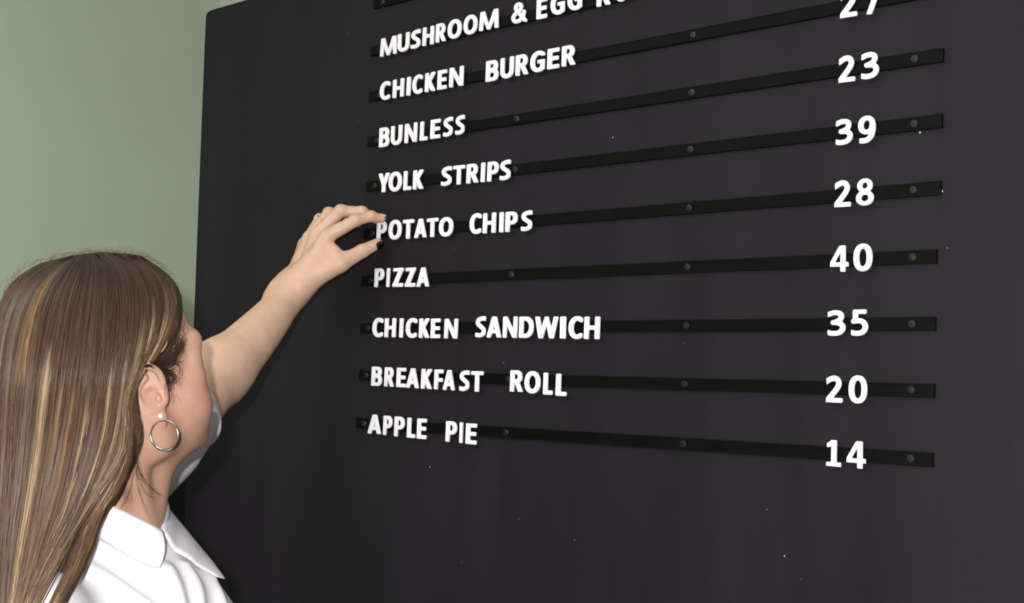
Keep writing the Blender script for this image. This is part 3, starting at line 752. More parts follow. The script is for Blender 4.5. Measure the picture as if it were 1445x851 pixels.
def skin_material():
    m = mat('skin', (.62, .40, .30), .46, spec=.35)
    L = m.node_tree.links; b = m.node_tree.nodes['Principled BSDF']
    b.inputs['Subsurface Weight'].default_value = .12; b.inputs['Subsurface Radius'].default_value = (.012, .005, .003)
    b.inputs['Subsurface Scale'].default_value = .5
    at_ = N(m, 'ShaderNodeAttribute'); at_.attribute_name = 'tone'
    tc = N(m, 'ShaderNodeTexCoord'); nz = N(m, 'ShaderNodeTexNoise'); nz.inputs['Scale'].default_value = 70; nz.inputs['Detail'].default_value = 5
    L.new(tc.outputs['Object'], nz.inputs['Vector'])
    mx = N(m, 'ShaderNodeMix', data_type='RGBA', blend_type='MULTIPLY'); mx.inputs[0].default_value = .35
    r = N(m, 'ShaderNodeValToRGB'); r.color_ramp.elements[0].position = .35; r.color_ramp.elements[1].position = .65
    r.color_ramp.elements[0].color = (.84, .72, .66, 1); r.color_ramp.elements[1].color = (1, 1, 1, 1)
    L.new(nz.outputs['Fac'], r.inputs[0]); L.new(at_.outputs['Color'], mx.inputs[6]); L.new(r.outputs[0], mx.inputs[7])
    L.new(mx.outputs[2], b.inputs['Base Color'])
    n2 = N(m, 'ShaderNodeTexNoise'); n2.inputs['Scale'].default_value = 420; n2.inputs['Detail'].default_value = 4
    L.new(tc.outputs['Object'], n2.inputs['Vector'])
    bp = N(m, 'ShaderNodeBump'); bp.inputs['Strength'].default_value = .25; bp.inputs['Distance'].default_value = .0008
    L.new(n2.outputs['Fac'], bp.inputs['Height']); L.new(bp.outputs[0], b.inputs['Normal'])
    return m
M['skin'] = skin_material()
# skin tone by place on the body: face pinker and its colour darkened to offset the close flash, lips and ear redder, arm paler and yellower
V = np.empty(len(body_me.vertices)*3, f32); body_me.vertices.foreach_get('co', V); V = V.reshape(-1, 3)
Q = (V-HO)@HA.T*100
def blob(c, r): return np.clip(1-np.sqrt((((Q-np.array(c))/np.array(r))**2).sum(1)), 0, 1)[:, None]
face_c, arm_c = np.array([.47, .275, .20]), np.array([.66, .44, .32])
d_head = np.clip((np.sqrt((Q**2).sum(1))-11)/6, 0, 1)[:, None]
T = face_c*(1-d_head)+arm_c*d_head
def towards(T, col, w): return T*(1-w)+np.array(col)*w
T = towards(T, (.62, .30, .24), np.minimum(1, blob((8.6, 0, -4.1), (1.3, 2.6, 1.2))*3)*.75)
T = towards(T, (.66, .33, .26), blob((6.5, -5, -2.5), (4, 3.5, 3))*.5)
ear_d = np.clip(1.3-np.sqrt(((V-ear_r.c)**2).sum(1))/.032, 0, 1)[:, None]
T = towards(T, (.60, .36, .28), ear_d*.6)
for n_ in FING:
    tip = np.array(FING[n_][3][:3]); w = np.clip(1-np.sqrt(((V-tip)**2).sum(1))/.03, 0, 1)[:, None]
    T = towards(T, (.68, .36, .28), w*.6)
col = body_me.color_attributes.new('tone', 'FLOAT_COLOR', 'POINT')
col.data.foreach_set('color', np.hstack([T, np.ones((len(T), 1))]).astype(f32).ravel())

FEET = np.array([NB[0]-TF[0]*.03, NB[1]-TF[1]*.03, 0])
woman = tag(empty('person', FEET), 'woman with long highlighted brown hair and white shirt reaching up to the menu board', 'person')
FO = Vector(FEET)
def part(name, me, m, parent=None, label=None):
    """a mesh given in world coordinates becomes a child of the woman (or of one of her parts)"""
    me.transform(Matrix.Translation(-FO))
    return tag(link(name, me, m, parent or woman), label)
body = part('body', body_me, M['skin'])

# ---------------------------------------------------------------- clothes
def hit(px, py, f, d0=.75, d1=2.0, rel=0.0):
    """first point on the surface f = rel along the line of sight through a photo pixel (vectorised); miss -> nearest approach"""
    px, py = np.atleast_1d(px).astype(float), np.atleast_1d(py).astype(float)
    D = np.stack([(px-722.5)/FPX, -(py-425.5)/FPX, -np.ones(len(px))], 1)@RW; ln = np.sqrt((D**2).sum(1))
    t = np.full(len(px), d0); best = np.full(len(px), 9.0); tb = t.copy()
    for _ in range(45):
        P = CAM+D*t[:, None]; v = f(P.astype(f32)).astype(float)-rel
        b = v < best; best[b] = v[b]; tb[b] = t[b]
        t = np.minimum(t+np.maximum(v, -.003)*.8/ln, d1)
    fin = np.where(best < .002, np.where(t < d1-.01, t, tb), tb)
    return CAM+D*fin[:, None]
HEM = SL+(ELB-SL)*.555
dS = (ELB-SL)/np.linalg.norm(ELB-SL)
g_t = Group(centre=tl(0, 0, -.25), radius=.52, k=.03)
g_t.add(lambda P: torso(P)-f32(.007))
g_t.add(elp(tl(.07, .0, -.13), (.075, .11, .10), TA), .03)
g_t.add(cap(NB+UP*.03-TF*.004, NB-UP*.05-TF*.01, .064, .080), .03)
g_s = Group(centre=(SL+HEM)/2, radius=.22, k=.035)
g_s.add(chain(catmull([(*(SL-TF*.01), .058), (*(SL*.5+HEM*.5), .0545), (*(HEM-dS*.012), .049)], 4)))
HR = SR+(RE-SR)*.62; dR = (RE-SR)/np.linalg.norm(RE-SR)
g_r = Group(centre=(SR+HR)/2, radius=.22, k=.03)
g_r.add(chain([(*SR, .058), (*(SR*.5+HR*.5), .056), (*HR, .055)], .01))
# soft folds running from the collar and the armpits
fold_px = [[(236, 806), (246, 828), (256, 858)], [(292, 806), (303, 828), (314, 858)], [(120, 800), (160, 822), (205, 856)], [(262, 800), (275, 822), (284, 856)]]
base_shirt = lambda P: smin(smin(g_t(P), g_s(P), .03), g_r(P), .03)
g_f = Group(centre=hit(240, 820, base_shirt)[0], radius=.16, k=.010)
for L_, r_ in zip(fold_px, (.0065, .006, .005, .005)):
    c = hit([p[0] for p in L_], [p[1] for p in L_], base_shirt)
    g_f.add(chain([(*p, r_) for p in catmull(c, 4)], 0), .006)
def shirt_post(P, D):
    # neck opening, hems and the hollow inside the sleeves
    nk = cap(NB+UP*.10, NB-UP*.03, .0585, .0575)(P); op = ((P-(NB+UP*.029).astype(f32))@(-(UP*.93-TF*.37)).astype(f32))
    D = smax(D, -np.maximum(nk, op), .008)
    D = np.maximum(D, -np.maximum(cap(HEM-dS*.035, HEM+dS*.1, .0445, .043)(P), -((P-(HEM-dS*.03).astype(f32))@dS.astype(f32))))
    q = (P-HEM.astype(f32)); al = q@dS.astype(f32); ra = np.sqrt(np.maximum((q**2).sum(1)-al*al, 0))
    D = np.where(ra < .09, np.maximum(D, al), D)
    q = (P-HR.astype(f32)); al = q@dR.astype(f32); ra = np.sqrt(np.maximum((q**2).sum(1)-al*al, 0))
    D = np.where(ra < .075, np.maximum(D, al), D)
    D = np.maximum(D, f32(NB[2]-.66)-P[:, 2])
    w = np.sin(P[:, 0]*61+np.sin(P[:, 2]*47)*1.6)*np.sin(P[:, 2]*38+P[:, 1]*52)
    return D+w*f32(.0009)
SG = [g_t, g_s, g_r, g_f]
lo = NB+np.array([-.34, -.36, -.68]); hi = NB+np.array([.36, .36, .13])
vz = [(NB[0]-.14, NB[0]+.2, .0032), (NB[1]-.16, NB[1]+.2, .0032), (NB[2]-.09, NB[2]+.1, .0032)]
V, F = surface(SG, *[axis_samples(lo[i], hi[i], .0065, [vz[i]]) for i in range(3)], post=shirt_post)
V = relax(V, F, 2, .5)
M['shirt'] = mat('white_cotton', (.84, .82, .86), .75, spec=.2)
def cloth_bump(m, s=900):
    L = m.node_tree.links; b = m.node_tree.nodes['Principled BSDF']
    tc = N(m, 'ShaderNodeTexCoord'); w = N(m, 'ShaderNodeTexNoise'); w.inputs['Scale'].default_value = s; w.inputs['Detail'].default_value = 2
    w2 = N(m, 'ShaderNodeTexNoise'); w2.inputs['Scale'].default_value = 28; w2.inputs['Detail'].default_value = 3
    ad = N(m, 'ShaderNodeMath', operation='MULTIPLY_ADD'); ad.inputs[1].default_value = .15
    L.new(tc.outputs['Object'], w.inputs['Vector']); L.new(tc.outputs['Object'], w2.inputs['Vector'])
    L.new(w.outputs['Fac'], ad.inputs[0]); L.new(w2.outputs['Fac'], ad.inputs[2])
    bp = N(m, 'ShaderNodeBump'); bp.inputs['Strength'].default_value = .5; bp.inputs['Distance'].default_value = .002
    L.new(ad.outputs[0], bp.inputs['Height']); L.new(bp.outputs[0], b.inputs['Normal'])
cloth_bump(M['shirt'])
shirt = part('shirt', np_mesh('shirt', V, F), M['shirt'])
shirt_f = lambda P: shirt_post(P, smin(base_shirt(P), g_f(P), .01))

def sheet(name, rowA, rowB, m, bulge=.004, thick=.0016, n=9, samples=6, parent=None):
    """cloth strip between two edge curves, bulging away from the body, with real thickness"""
    A, B = catmull(rowA, samples), catmull(rowB, samples); V = []; F = []; k = len(A)
    for j in range(n):
        t = j/(n-1); row = A*(1-t)+B*t; c = tl(0, 0, -.02)
        out = row-c; out[:, 2] *= .5; out /= np.linalg.norm(out, axis=1)[:, None]
        V += list(row+out*bulge*math.sin(math.pi*t)+out*.0015*np.sin(np.arange(k)*.5)[:, None]*t)
    for j in range(n-1):
        for i in range(k-1): F.append((j*k+i, j*k+i+1, (j+1)*k+i+1, (j+1)*k+i))
    me = mesh_from(name, V, F)
    bm = bmesh.new(); bm.from_mesh(me); bmesh.ops.recalc_face_normals(bm, faces=bm.faces)
    bmesh.ops.solidify(bm, geom=bm.faces[:], thickness=thick); bm.to_mesh(me); bm.free()
    me.polygons.foreach_set('use_smooth', [True]*len(me.polygons))
    return part(name, me, m, parent)
hp = lambda pts, off: list(hit([p[0] for p in pts], [p[1] for p in pts], shirt_f)-RW[2][None]*-off)
outR = hp([(229, 799), (211, 796), (173, 777), (128, 751), (98, 730)], .006)
topR = [at(229.5, 748, 1.152), at(215, 741, 1.143), at(178, 723, 1.133), at(143, 706, 1.133), at(118, 697, 1.145)]
backT = [tl(-.062, -.020, .060), tl(-.066, .005, .062), tl(-.050, .040, .056), tl(-.010, .066, .046), tl(.030, .058, .030)]
backO = [tl(-.088, -.060, .012), tl(-.100, .005, .010), tl(-.082, .070, .006), tl(-.030, .105, .000), tl(.030, .095, -.010)]
sheet('collar', topR+backT, outR+backO, M['shirt'], bulge=.006, parent=shirt)
lapA = [at(226, 702, 1.262), at(245, 725, 1.262), at(262, 745, 1.262), at(283, 771, 1.256), at(302, 794, 1.246), at(316, 817, 1.236)]
lapB = [at(229, 750, 1.176), at(243, 771, 1.180), at(258, 782, 1.185), at(272, 792, 1.190), at(290, 803, 1.198), at(306, 814, 1.208)]
sheet('lapel', lapA, lapB, M['shirt'], bulge=.004, parent=shirt)
# turned-up hem of the raised sleeve
hu, hv = frame_axes(dS)
ring_ = [HEM-dS*(.004+.004*math.sin(2*a+1)+.003*math.sin(5*a))+(hu*math.cos(a)+hv*math.sin(a))*(.0475+.0010*math.sin(3*a)) for a in np.linspace(0, 2*math.pi, 48, endpoint=False)]
part('sleeve_cuff', tube_mesh('sleeve_cuff', ring_, [.0050+.0007*math.sin(i*.9) for i in range(48)], 10, closed=True), M['shirt'], shirt)
ring_ = [HR-dR*.004+(frame_axes(dR)[0]*math.cos(a)+frame_axes(dR)[1]*math.sin(a))*.0545 for a in np.linspace(0, 2*math.pi, 36, endpoint=False)]
part('sleeve_cuff', tube_mesh('sleeve_cuff', ring_, .004, 8, closed=True), M['shirt'], shirt)

# trousers and shoes, below the picture
M['trousers'] = noise_mix(mat('dark_trousers', rough=.85), (.018, .02, .028), (.025, .028, .036), (200, 200, 200))
M['shoe'] = mat('shoe_leather', (.02, .018, .016), .35)
leg = Group(centre=tl(-.02, 0, -.95), radius=.75, k=.03)
leg.add(elp(tl(-.022, 0, -.60), (.128, .178, .15), TA))
for s in (-1, 1):
    hipj, kn, an = tl(-.02, .085*s, -.66), tl(.0, .10*s, -.66-.36), None
    an = np.array([*(NB+TF*-.03+TL*.105*s)[:2], .09])
    leg.add(chain([(*hipj, .092), (*kn, .066), (*(kn*.5+an*.5), .062), (*an, .058)], .02), .03)
V, F = surface([leg], *[np.arange(a, b, .012) for a, b in ((NB[0]-.30, NB[0]+.32), (NB[1]-.32, NB[1]+.32), (.02, NB[2]-.44))])
part('trousers', np_mesh('trousers', relax(V, F, 2), F), M['trousers'])
for s in (-1, 1):
    o = np.array([*(NB-TF*.03+TL*.105*s)[:2], 0])
    sh = Group(centre=o+TF*.05+UP*.04, radius=.20)
    sh.add(elp(o+TF*.12+UP*.028, (.075, .042, .030), TA)); sh.add(elp(o+TF*.00+UP*.034, (.075, .036, .042), TA), .03)
    fl_ = lambda P, D: np.maximum(D, f32(.002)-P[:, 2])
    V, F = surface([sh], *[np.arange(a, b, .005) for a, b in ((o[0]-.16, o[0]+.24), (o[1]-.16, o[1]+.24), (-.006, .10))], post=fl_)
    part('shoe', np_mesh('shoe', V, F), M['shoe'])

# ---------------------------------------------------------------- jewellery and nails
M['silver'] = mat('silver', (.80, .78, .80), .18, 1)
M['gold'] = mat('gold', (.85, .62, .30), .2, 1)
M['pearl'] = mat('pearl', (.85, .80, .76), .2, 0, .8)
M['black_nail'] = mat('black_nail_polish', (.004, .003, .005), .12, 0, .7)
M['nail'] = mat('bare_nail', (.66, .46, .34), .3)
eo_, ea, eb, ec = ear_r.axes
lobe = eo_+ea*.0028+eb*-.0265+ec*.0065
# hoop hangs below the lobe, turned a little towards the lens
hc = hit(231, 612, lambda P: head(P))[0]; _h = hit([232+19*math.cos(a) for a in np.linspace(0, 6, 13)], [614+19*math.sin(a) for a in np.linspace(0, 6, 13)], lambda P: smin(smin(head(P), neck(P), .02), ear_r(P), .004)); hc = at(232, 614, ((CAM-_h)@RW[2]).min()-.0035)
hn = .985*RW[2]-.17*RW[0]; hn /= np.linalg.norm(hn); h1 = np.cross(UP, hn); h1 /= np.linalg.norm(h1); h2 = np.cross(hn, h1)
hoop = [hc+(h1*math.cos(a)+h2*math.sin(a))*.0142 for a in np.linspace(math.radians(100), math.radians(100+357), 60)]
part('hoop_earring', tube_mesh('hoop_earring', hoop, [.00075+.0006*math.sin(math.pi*i/59) for i in range(60)], 10), M['silver'], None, 'thin silver hoop earring')
def ball(name, c, r, m, label=None, sq=(1, 1, 1), parent=None):
    bm = bmesh.new(); bmesh.ops.create_uvsphere(bm, u_segments=16, v_segments=10, radius=r)
    for v in bm.verts: v.co = Vector([v.co[i]*sq[i]+c[i] for i in range(3)])
    me = bpy.data.meshes.new(name); bm.to_mesh(me); bm.free(); me.polygons.foreach_set('use_smooth', [True]*len(me.polygons))
    return part(name, me, m, parent, label)
BODYF = lambda P: np.minimum.reduce([smin(smin(head(P), neck(P), .02), ear_r(P), .004), arm(P), smin(hand(P), np.minimum.reduce([g(P) for g in fingers]), .004)])
ball('stud_earring', hit(227, 587, BODYF)[0]+RW[2]*.0012, .0026, M['pearl'], 'small pearl stud earring')
ball('necklace_bead', hit(152, 709, lambda P: smin(head(P), neck(P), .02))[0]+RW[2]*.002, .0021, M['silver'], 'small silver necklace bead')
nk = hit([108, 122, 136, 150, 158], [700, 702, 705, 709, 716], lambda P: smin(head(P), neck(P), .02))+RW[2]*.001
part('necklace', tube_mesh('necklace', catmull(nk, 6), .0006, 8), M['silver'], None, 'thin silver chain at the collar')
# ring on the ring finger
ra, rb = np.array(FING['ring'][0][:3]), np.array(FING['ring'][1][:3]); rc = ra*.28+rb*.72; rt = (rb-ra)/np.linalg.norm(rb-ra); u_, v_ = frame_axes(rt)
rr_ = .0103
part('ring', tube_mesh('ring', [rc+(u_*math.cos(a)+v_*math.sin(a))*rr_ for a in np.linspace(0, 2*math.pi, 40, endpoint=False)], .0011, 8, closed=True), M['gold'], None, 'gold ring with a small pale stone')
sd = RW[2]-rt*np.dot(RW[2], rt); sd /= np.linalg.norm(sd); sx = RW[0]*.55+RW[1]*-.1
sp_ = sd+sx; sp_ -= rt*np.dot(sp_, rt); sp_ /= np.linalg.norm(sp_)
ball('ring_stone', rc+sp_*(rr_+.001), .0021, M['pearl'], 'small pale stone of the ring')
def nail(name, a, b, r, up, m, label, ln=.0105, wd=.0068, back=0.0):
    """curved nail plate on the last joint a -> b, facing the direction up"""
    a, b = np.array(a), np.array(b); T = (b-a)/np.linalg.norm(b-a); U = up-T*np.dot(up, T); U /= np.linalg.norm(U); W = np.cross(T, U)
    V, F = [], []; nu, nv = 9, 9
    for j in range(nv):
        t = j/(nv-1); s0 = b+T*(r*.72-back-ln*(1-t))
        hw = wd*(1-.10*(2*t-1)**4)*(1 if t < .8 else 1-.35*((t-.8)/.2)**2)*(1 if t > .15 else .8+.2*t/.15)
        for i in range(nu):
            w = (i/(nu-1)*2-1)*hw; rad = r*1.06
            V.append(s0+W*w+U*(math.sqrt(max(rad*rad-w*w, 1e-9))-.0012*max(0, t-.6)))
    for j in range(nv-1):
        for i in range(nu-1): F.append((j*nu+i, j*nu+i+1, (j+1)*nu+i+1, (j+1)*nu+i))
    me = mesh_from(name, V, F); bm = bmesh.new(); bm.from_mesh(me); bmesh.ops.recalc_face_normals(bm, faces=bm.faces)
    bmesh.ops.solidify(bm, geom=bm.faces[:], thickness=.0008); bm.to_mesh(me); bm.free(); me.polygons.foreach_set('use_smooth', [True]*len(me.polygons))
    return part(name, me, m, None, label)
nail('fingernail', THUMB[2][:3], THUMB[3][:3], .0082, RW[2]*.80-RW[1]*.62+RW[0]*.15, M['black_nail'], 'black polished thumbnail', .0115, .0066)
nail('fingernail', FING['index'][2][:3], FING['index'][3][:3], .0063, RW[1]*.9+RW[2]*.25+RW[0]*.3, M['nail'], 'bare index fingernail', .0085, .0046, -.0008)

# ---------------------------------------------------------------- hair
# a solid hair mass (cap and curtain) gives the body of the hair; strands are laid over it
hcap = Group(HO, HA, (-.01, 0, .03), .16, .03)
hcap.add(E((-1.0, 0, 5.2), (10.3, 8.4, 8.35)))
hcap.add(E((-2.6, 0, .8), (9.0, 7.9, 7.4)), .03)
hcap.cut(lambda q: -((q-np.array([.056, 0, .062], f32))@np.array([.88, 0, -.475], f32)), .012)       # hairline over the forehead
hcap.cut(elp((.046, -.088, -.022), (.076, .048, .074)), .008)                       # clear of the near ear and cheek
hcap.cut(elp((.055, .085, -.012), (.062, .045, .058)), .008)
cur = Group(centre=at(70, 700, 1.10), radius=.30, k=.035)
COLS = [[(142, 545, 1.165, .028), (150, 620, 1.135, .019), (142, 672, 1.125, .011), (124, 708, 1.110, .007)],
        [(115, 560, 1.130, .042), (118, 640, 1.125, .034), (94, 720, 1.100, .020), (68, 775, 1.075, .013), (34, 860, 1.035, .008), (10, 960, 1.03, .004)],
        [(70, 550, 1.120, .045), (70, 640, 1.115, .040), (60, 730, 1.090, .028), (42, 800, 1.060, .018), (20, 880, 1.030, .014), (5, 970, 1.02, .006)],
        [(30, 560, 1.135, .040), (24, 650, 1.125, .038), (18, 740, 1.10, .030), (2, 860, 1.07, .024), (-12, 985, 1.06, .008)],
        [(20, 560, 1.175, .042), (10, 650, 1.165, .040), (5, 760, 1.14, .034), (-12, 870, 1.12, .026), (-25, 990, 1.11, .008)],
        [(40, 560, 1.215, .040), (20, 650, 1.20, .040), (5, 760, 1.18, .036), (-18, 880, 1.16, .028), (-30, 990, 1.16, .008)],
        [(70, 560, 1.275, .034), (60, 650, 1.27, .030), (30, 760, 1.235, .028), (2, 880, 1.20, .022), (-15, 985, 1.20, .007)],
        [(55, 560, 1.245, .038), (42, 650, 1.235, .038), (18, 760, 1.21, .032), (-10, 880, 1.18, .025), (-25, 985, 1.18, .008)]]
for c in COLS: cur.add(chain(catmull([(*at(x, y, d), r) for x, y, d, r in c], 4)), .045)
hair_f = lambda P: smin(hcap(P), cur(P), .03)
lo = np.array([HO[0]-.22, HO[1]-.24, 1.14]); hi = np.array([HO[0]+.16, HO[1]+.20, HO[2]+.18])
V, F = surface([hcap, cur], *[np.arange(lo[i], hi[i], .0036) for i in range(3)])
V = relax(V, F, 2)
def hair_material(attr=True):
    m = mat('hair', (.09, .05, .035), .42, spec=.35)
    L = m.node_tree.links; b = m.node_tree.nodes['Principled BSDF']
    if attr:
        a = N(m, 'ShaderNodeAttribute'); a.attribute_name = 'hair_colour'; L.new(a.outputs['Color'], b.inputs['Base Color'])
    return m
M['hair'] = hair_material(True); M['hair_mass'] = hair_material(False); M['hair_mass'].node_tree.nodes['Principled BSDF'].inputs['Base Color'].default_value = (.055, .032, .022, 1)
def streaks(m):
    L = m.node_tree.links; b = m.node_tree.nodes['Principled BSDF']; b.inputs['Specular IOR Level'].default_value = .15; b.inputs['Roughness'].default_value = .6
    tc = N(m, 'ShaderNodeTexCoord'); mp = N(m, 'ShaderNodeMapping'); mp.inputs['Scale'].default_value = (420, 420, 9)
    nz = N(m, 'ShaderNodeTexNoise'); nz.inputs['Scale'].default_value = 1; nz.inputs['Detail'].default_value = 3
    L.new(tc.outputs['Object'], mp.inputs[0]); L.new(mp.outputs[0], nz.inputs['Vector'])
    r = N(m, 'ShaderNodeValToRGB'); r.color_ramp.elements[0].position = .38; r.color_ramp.elements[1].position = .68
    r.color_ramp.elements[0].color = (.045, .025, .017, 1); r.color_ramp.elements[1].color = (.16, .095, .06, 1)
    L.new(nz.outputs['Fac'], r.inputs[0]); L.new(r.outputs[0], b.inputs['Base Color'])
    bp = N(m, 'ShaderNodeBump'); bp.inputs['Strength'].default_value = .8; bp.inputs['Distance'].default_value = .002
    L.new(nz.outputs['Fac'], bp.inputs['Height']); L.new(bp.outputs[0], b.inputs['Normal'])
streaks(M['hair_mass'])
hair = part('hair', np_mesh('hair', V, F), M['hair_mass'], None, 'long straight brown hair with blond highlights, tucked behind the ear')

GUIDES = [
 [(100, 362), (50, 377), (8, 415), (-16, 500), (-24, 600), (-28, 720), (-34, 880)],
 [(108, 361), (70, 375), (34, 406), (10, 460), (-2, 550), (-6, 650), (-12, 760), (-18, 880)],
 [(114, 360), (90, 377), (64, 415), (46, 480), (34, 570), (22, 680), (10, 780), (2, 880)],
 [(120, 359), (112, 382), (98, 430), (88, 500), (75, 590), (57, 700), (36, 790), (18, 880)],
 [(128, 358), (132, 385), (127, 440), (118, 520), (105, 610), (84, 705), (52, 795), (24, 880)],
 [(138, 357), (152, 382), (156, 440), (148, 530), (135, 620), (106, 712), (64, 800), (30, 880)],
 [(148, 357), (175, 383), (184, 440), (173, 530), (160, 620), (120, 715), (74, 795), (32, 880)],
 [(160, 357), (196, 384), (209, 435), (200, 500), (180, 570), (172, 640), (128, 710), (104, 745), (80, 795), (34, 880)],
 [(172, 358), (212, 383), (230, 425), (222, 475), (200, 525), (180, 580), (180, 635), (146, 705), (122, 745), (106, 790), (62, 880)],
 [(185, 359), (226, 384), (245, 417), (244, 455), (228, 495), (202, 528), (183, 560), (185, 620), (172, 680), (142, 726), (118, 790), (72, 880)],
 [(200, 362), (237, 389), (254, 418), (253, 450), (242, 482), (222, 508), (196, 534), (183, 572), (188, 640), (168, 690), (140, 732), (117, 795), (73, 880)]]
NS = 34
TT = np.linspace(0, 1, NS)**1.8          # nodes are closer together near the roots
def resample(P, n, k=6):
    C = catmull(P, k); d = np.r_[0, np.cumsum(np.sqrt((np.diff(C, axis=0)**2).sum(1)))]; t = d[-1]*(TT if n == NS else np.linspace(0, 1, n))
    return np.stack([np.interp(t, d, C[:, i]) for i in range(C.shape[1])], 1)
GR = np.array([resample(g, NS) for g in GUIDES])
rs = np.random.RandomState(7)
def guide_at(s, y_split=735):
    """blend the guides at position s (0 = back of the head, 10 = hairline); a gap opens between 7 and 8 lower down"""
    i = min(int(s), len(GR)-2); f = s-i; a, b = GR[i], GR[i+1]
    w = np.full(NS, f)
    if i == 7:
        y = a[:, 1]*(1-f)+b[:, 1]*f; q = np.clip((y-(y_split-70))/60, 0, 1); w = f*(1-q)+(0 if f < .62 else 1)*q
    return a*(1-w[:, None])+b*w[:, None]
# colour bands across the hair: position, colour, width, where along the length the highlight begins
DARK, MIDB, ASH, BLOND, GOLD = [np.array(c) for c in ((.050, .028, .019), (.125, .068, .038), (.185, .128, .110), (.56, .40, .24), (.37, .22, .095))]
BANDS = [(1.75, GOLD, .17, .02, .34), (.9, ASH, .5, .12, 1), (2.6, BLOND, .10, .25, 1), (3.15, BLOND, .07, .3, 1), (3.7, GOLD, .10, .3, 1), (4.4, BLOND, .08, .35, 1), (4.9, ASH, .25, .4, 1),
         (5.35, BLOND, .10, .28, 1), (6.1, BLOND, .10, .25, 1), (6.75, BLOND, .13, .18, .9), (7.35, BLOND, .12, .14, 1), (7.8, GOLD, .12, .2, 1), (8.35, BLOND, .15, .12, 1), (8.8, GOLD, .16, .12, 1), (9.3, MIDB*1.3, .2, .1, 1), (2.1, ASH, .25, .3, 1), (3.4, ASH, .2, .4, 1), (6.4, ASH, .15, .4, 1)]
def strand_colour(s, rnd):
    t = TT[:, None]
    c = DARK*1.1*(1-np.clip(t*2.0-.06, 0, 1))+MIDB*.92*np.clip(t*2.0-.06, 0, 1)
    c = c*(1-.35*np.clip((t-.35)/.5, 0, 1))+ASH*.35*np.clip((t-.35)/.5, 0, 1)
    for p, col_, w, t0, t1 in BANDS:
        a = math.exp(-((s-p)/w)**2)*rnd[0]
        c = c*(1-a*np.clip((t-t0)/.10, 0, 1)*np.clip((t1+.06-t)/.06, 0, 1))+col_*a*np.clip((t-t0)/.10, 0, 1)*np.clip((t1+.06-t)/.06, 0, 1)
    if s > 9.2:                     # the underside pulled back at the temple is dark
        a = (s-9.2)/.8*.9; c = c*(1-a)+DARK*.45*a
    cl = .5*math.sin(s*9.1+1.3)+.35*math.sin(s*21.7+.4)+.25*math.sin(s*47.0)
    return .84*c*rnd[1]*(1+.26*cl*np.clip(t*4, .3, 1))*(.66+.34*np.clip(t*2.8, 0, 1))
paths, cols, rads = [], [], []
NST = 3600
S = rs.uniform(0, 10, NST)+rs.normal(0, .05, NST); S = np.clip(S, 0, 9.999)
lay = rs.uniform(-.0005, .0035, NST)
px = np.zeros((NST, NS, 2))
for n in range(NST):
    g = guide_at(S[n]); d = np.gradient(g, axis=0); d /= np.linalg.norm(d, axis=1)[:, None]+1e-9; nrm = np.stack([-d[:, 1], d[:, 0]], 1)
    ph = rs.uniform(0, 6.28, 3); t = TT
    off = rs.normal(0, 2.2)*t+1.6*np.sin(t*rs.uniform(3, 9)+ph[0])+.8*np.sin(t*rs.uniform(12, 22)+ph[1])
    px[n] = g+nrm*off[:, None]*np.clip(t*6, .15, 1)[:, None]
flat = px.reshape(-1, 2)
GX, GY = np.arange(-60, 300, 5.0), np.arange(335, 900, 5.0)
def depth_map(f, **kw):
    X, Y = np.meshgrid(GX, GY, indexing='ij')
    H = hit(X.ravel(), Y.ravel(), f, **kw); v = f(H.astype(f32)).reshape(X.shape)
    return ((CAM-H)@RW[2]).reshape(X.shape), v
def lookup(D, x, y):
    u = np.clip((x-GX[0])/5, 0, len(GX)-1.001); v = np.clip((y-GY[0])/5, 0, len(GY)-1.001)
    i, j = u.astype(int), v.astype(int); a, b = u-i, v-j
    return D[i, j]*(1-a)*(1-b)+D[i+1, j]*a*(1-b)+D[i, j+1]*(1-a)*b+D[i+1, j+1]*a*b
HD, _ = depth_map(hair_f, d0=.85, d1=1.4)
SD, sv = depth_map(shirt_f, d0=.80, d1=1.45); SD = np.where(np.abs(sv) < .006, SD, 9)
dep = lookup(HD, px[..., 0], px[..., 1])
raw = dep.copy(); raw[:, 0] = raw[:, 1]+.002
dep = raw.copy()
for _ in range(6):
    dep[:, 1:-1] = dep[:, :-2]*.25+dep[:, 1:-1]*.5+dep[:, 2:]*.25
    dep = np.minimum(dep, raw)
dirs = np.stack([(px[..., 0]-722.5)/FPX, -(px[..., 1]-425.5)/FPX, -np.ones(px.shape[:2])], -1)@RW
# never below the shirt where the hair lies on the shoulder
ds = lookup(SD, px[..., 0], px[..., 1])
dep = np.where(ds < 2, np.minimum(dep, ds-.005), dep)
for _ in range(4): dep[:, 1:-1] = np.minimum(dep[:, 1:-1], (dep[:, :-2]+dep[:, 2:])/2*.5+dep[:, 1:-1]*.5)
dep = dep-lay[:, None]-.0012
P3 = CAM+dirs*dep[..., None]
def strands_mesh(P, C, R, sides=3):
    n, m, _ = P.shape
    T = np.gradient(P, axis=1); T /= np.linalg.norm(T, axis=2)[..., None]+1e-9
    A = np.cross(T, RW[2]); A /= np.linalg.norm(A, axis=2)[..., None]+1e-9; B = np.cross(T, A)
    a0 = np.arange(sides)*2*math.pi/sides
    V = P[:, :, None]+R[:, :, None, None]*(np.cos(a0)[None, None, :, None]*B[:, :, None]+np.sin(a0)[None, None, :, None]*A[:, :, None])
    V = V.reshape(-1, 3); col_ = np.repeat(C.reshape(-1, 3), sides, 0)
    base = (np.arange(n)[:, None, None]*m+np.arange(m-1)[None, :, None])*sides; k = np.arange(sides)[None, None]
    k2 = (k+1) % sides
    F = np.stack([base+k, base+k2, base+sides+k2, base+sides+k], -1).reshape(-1, 4)
    return V, F, col_
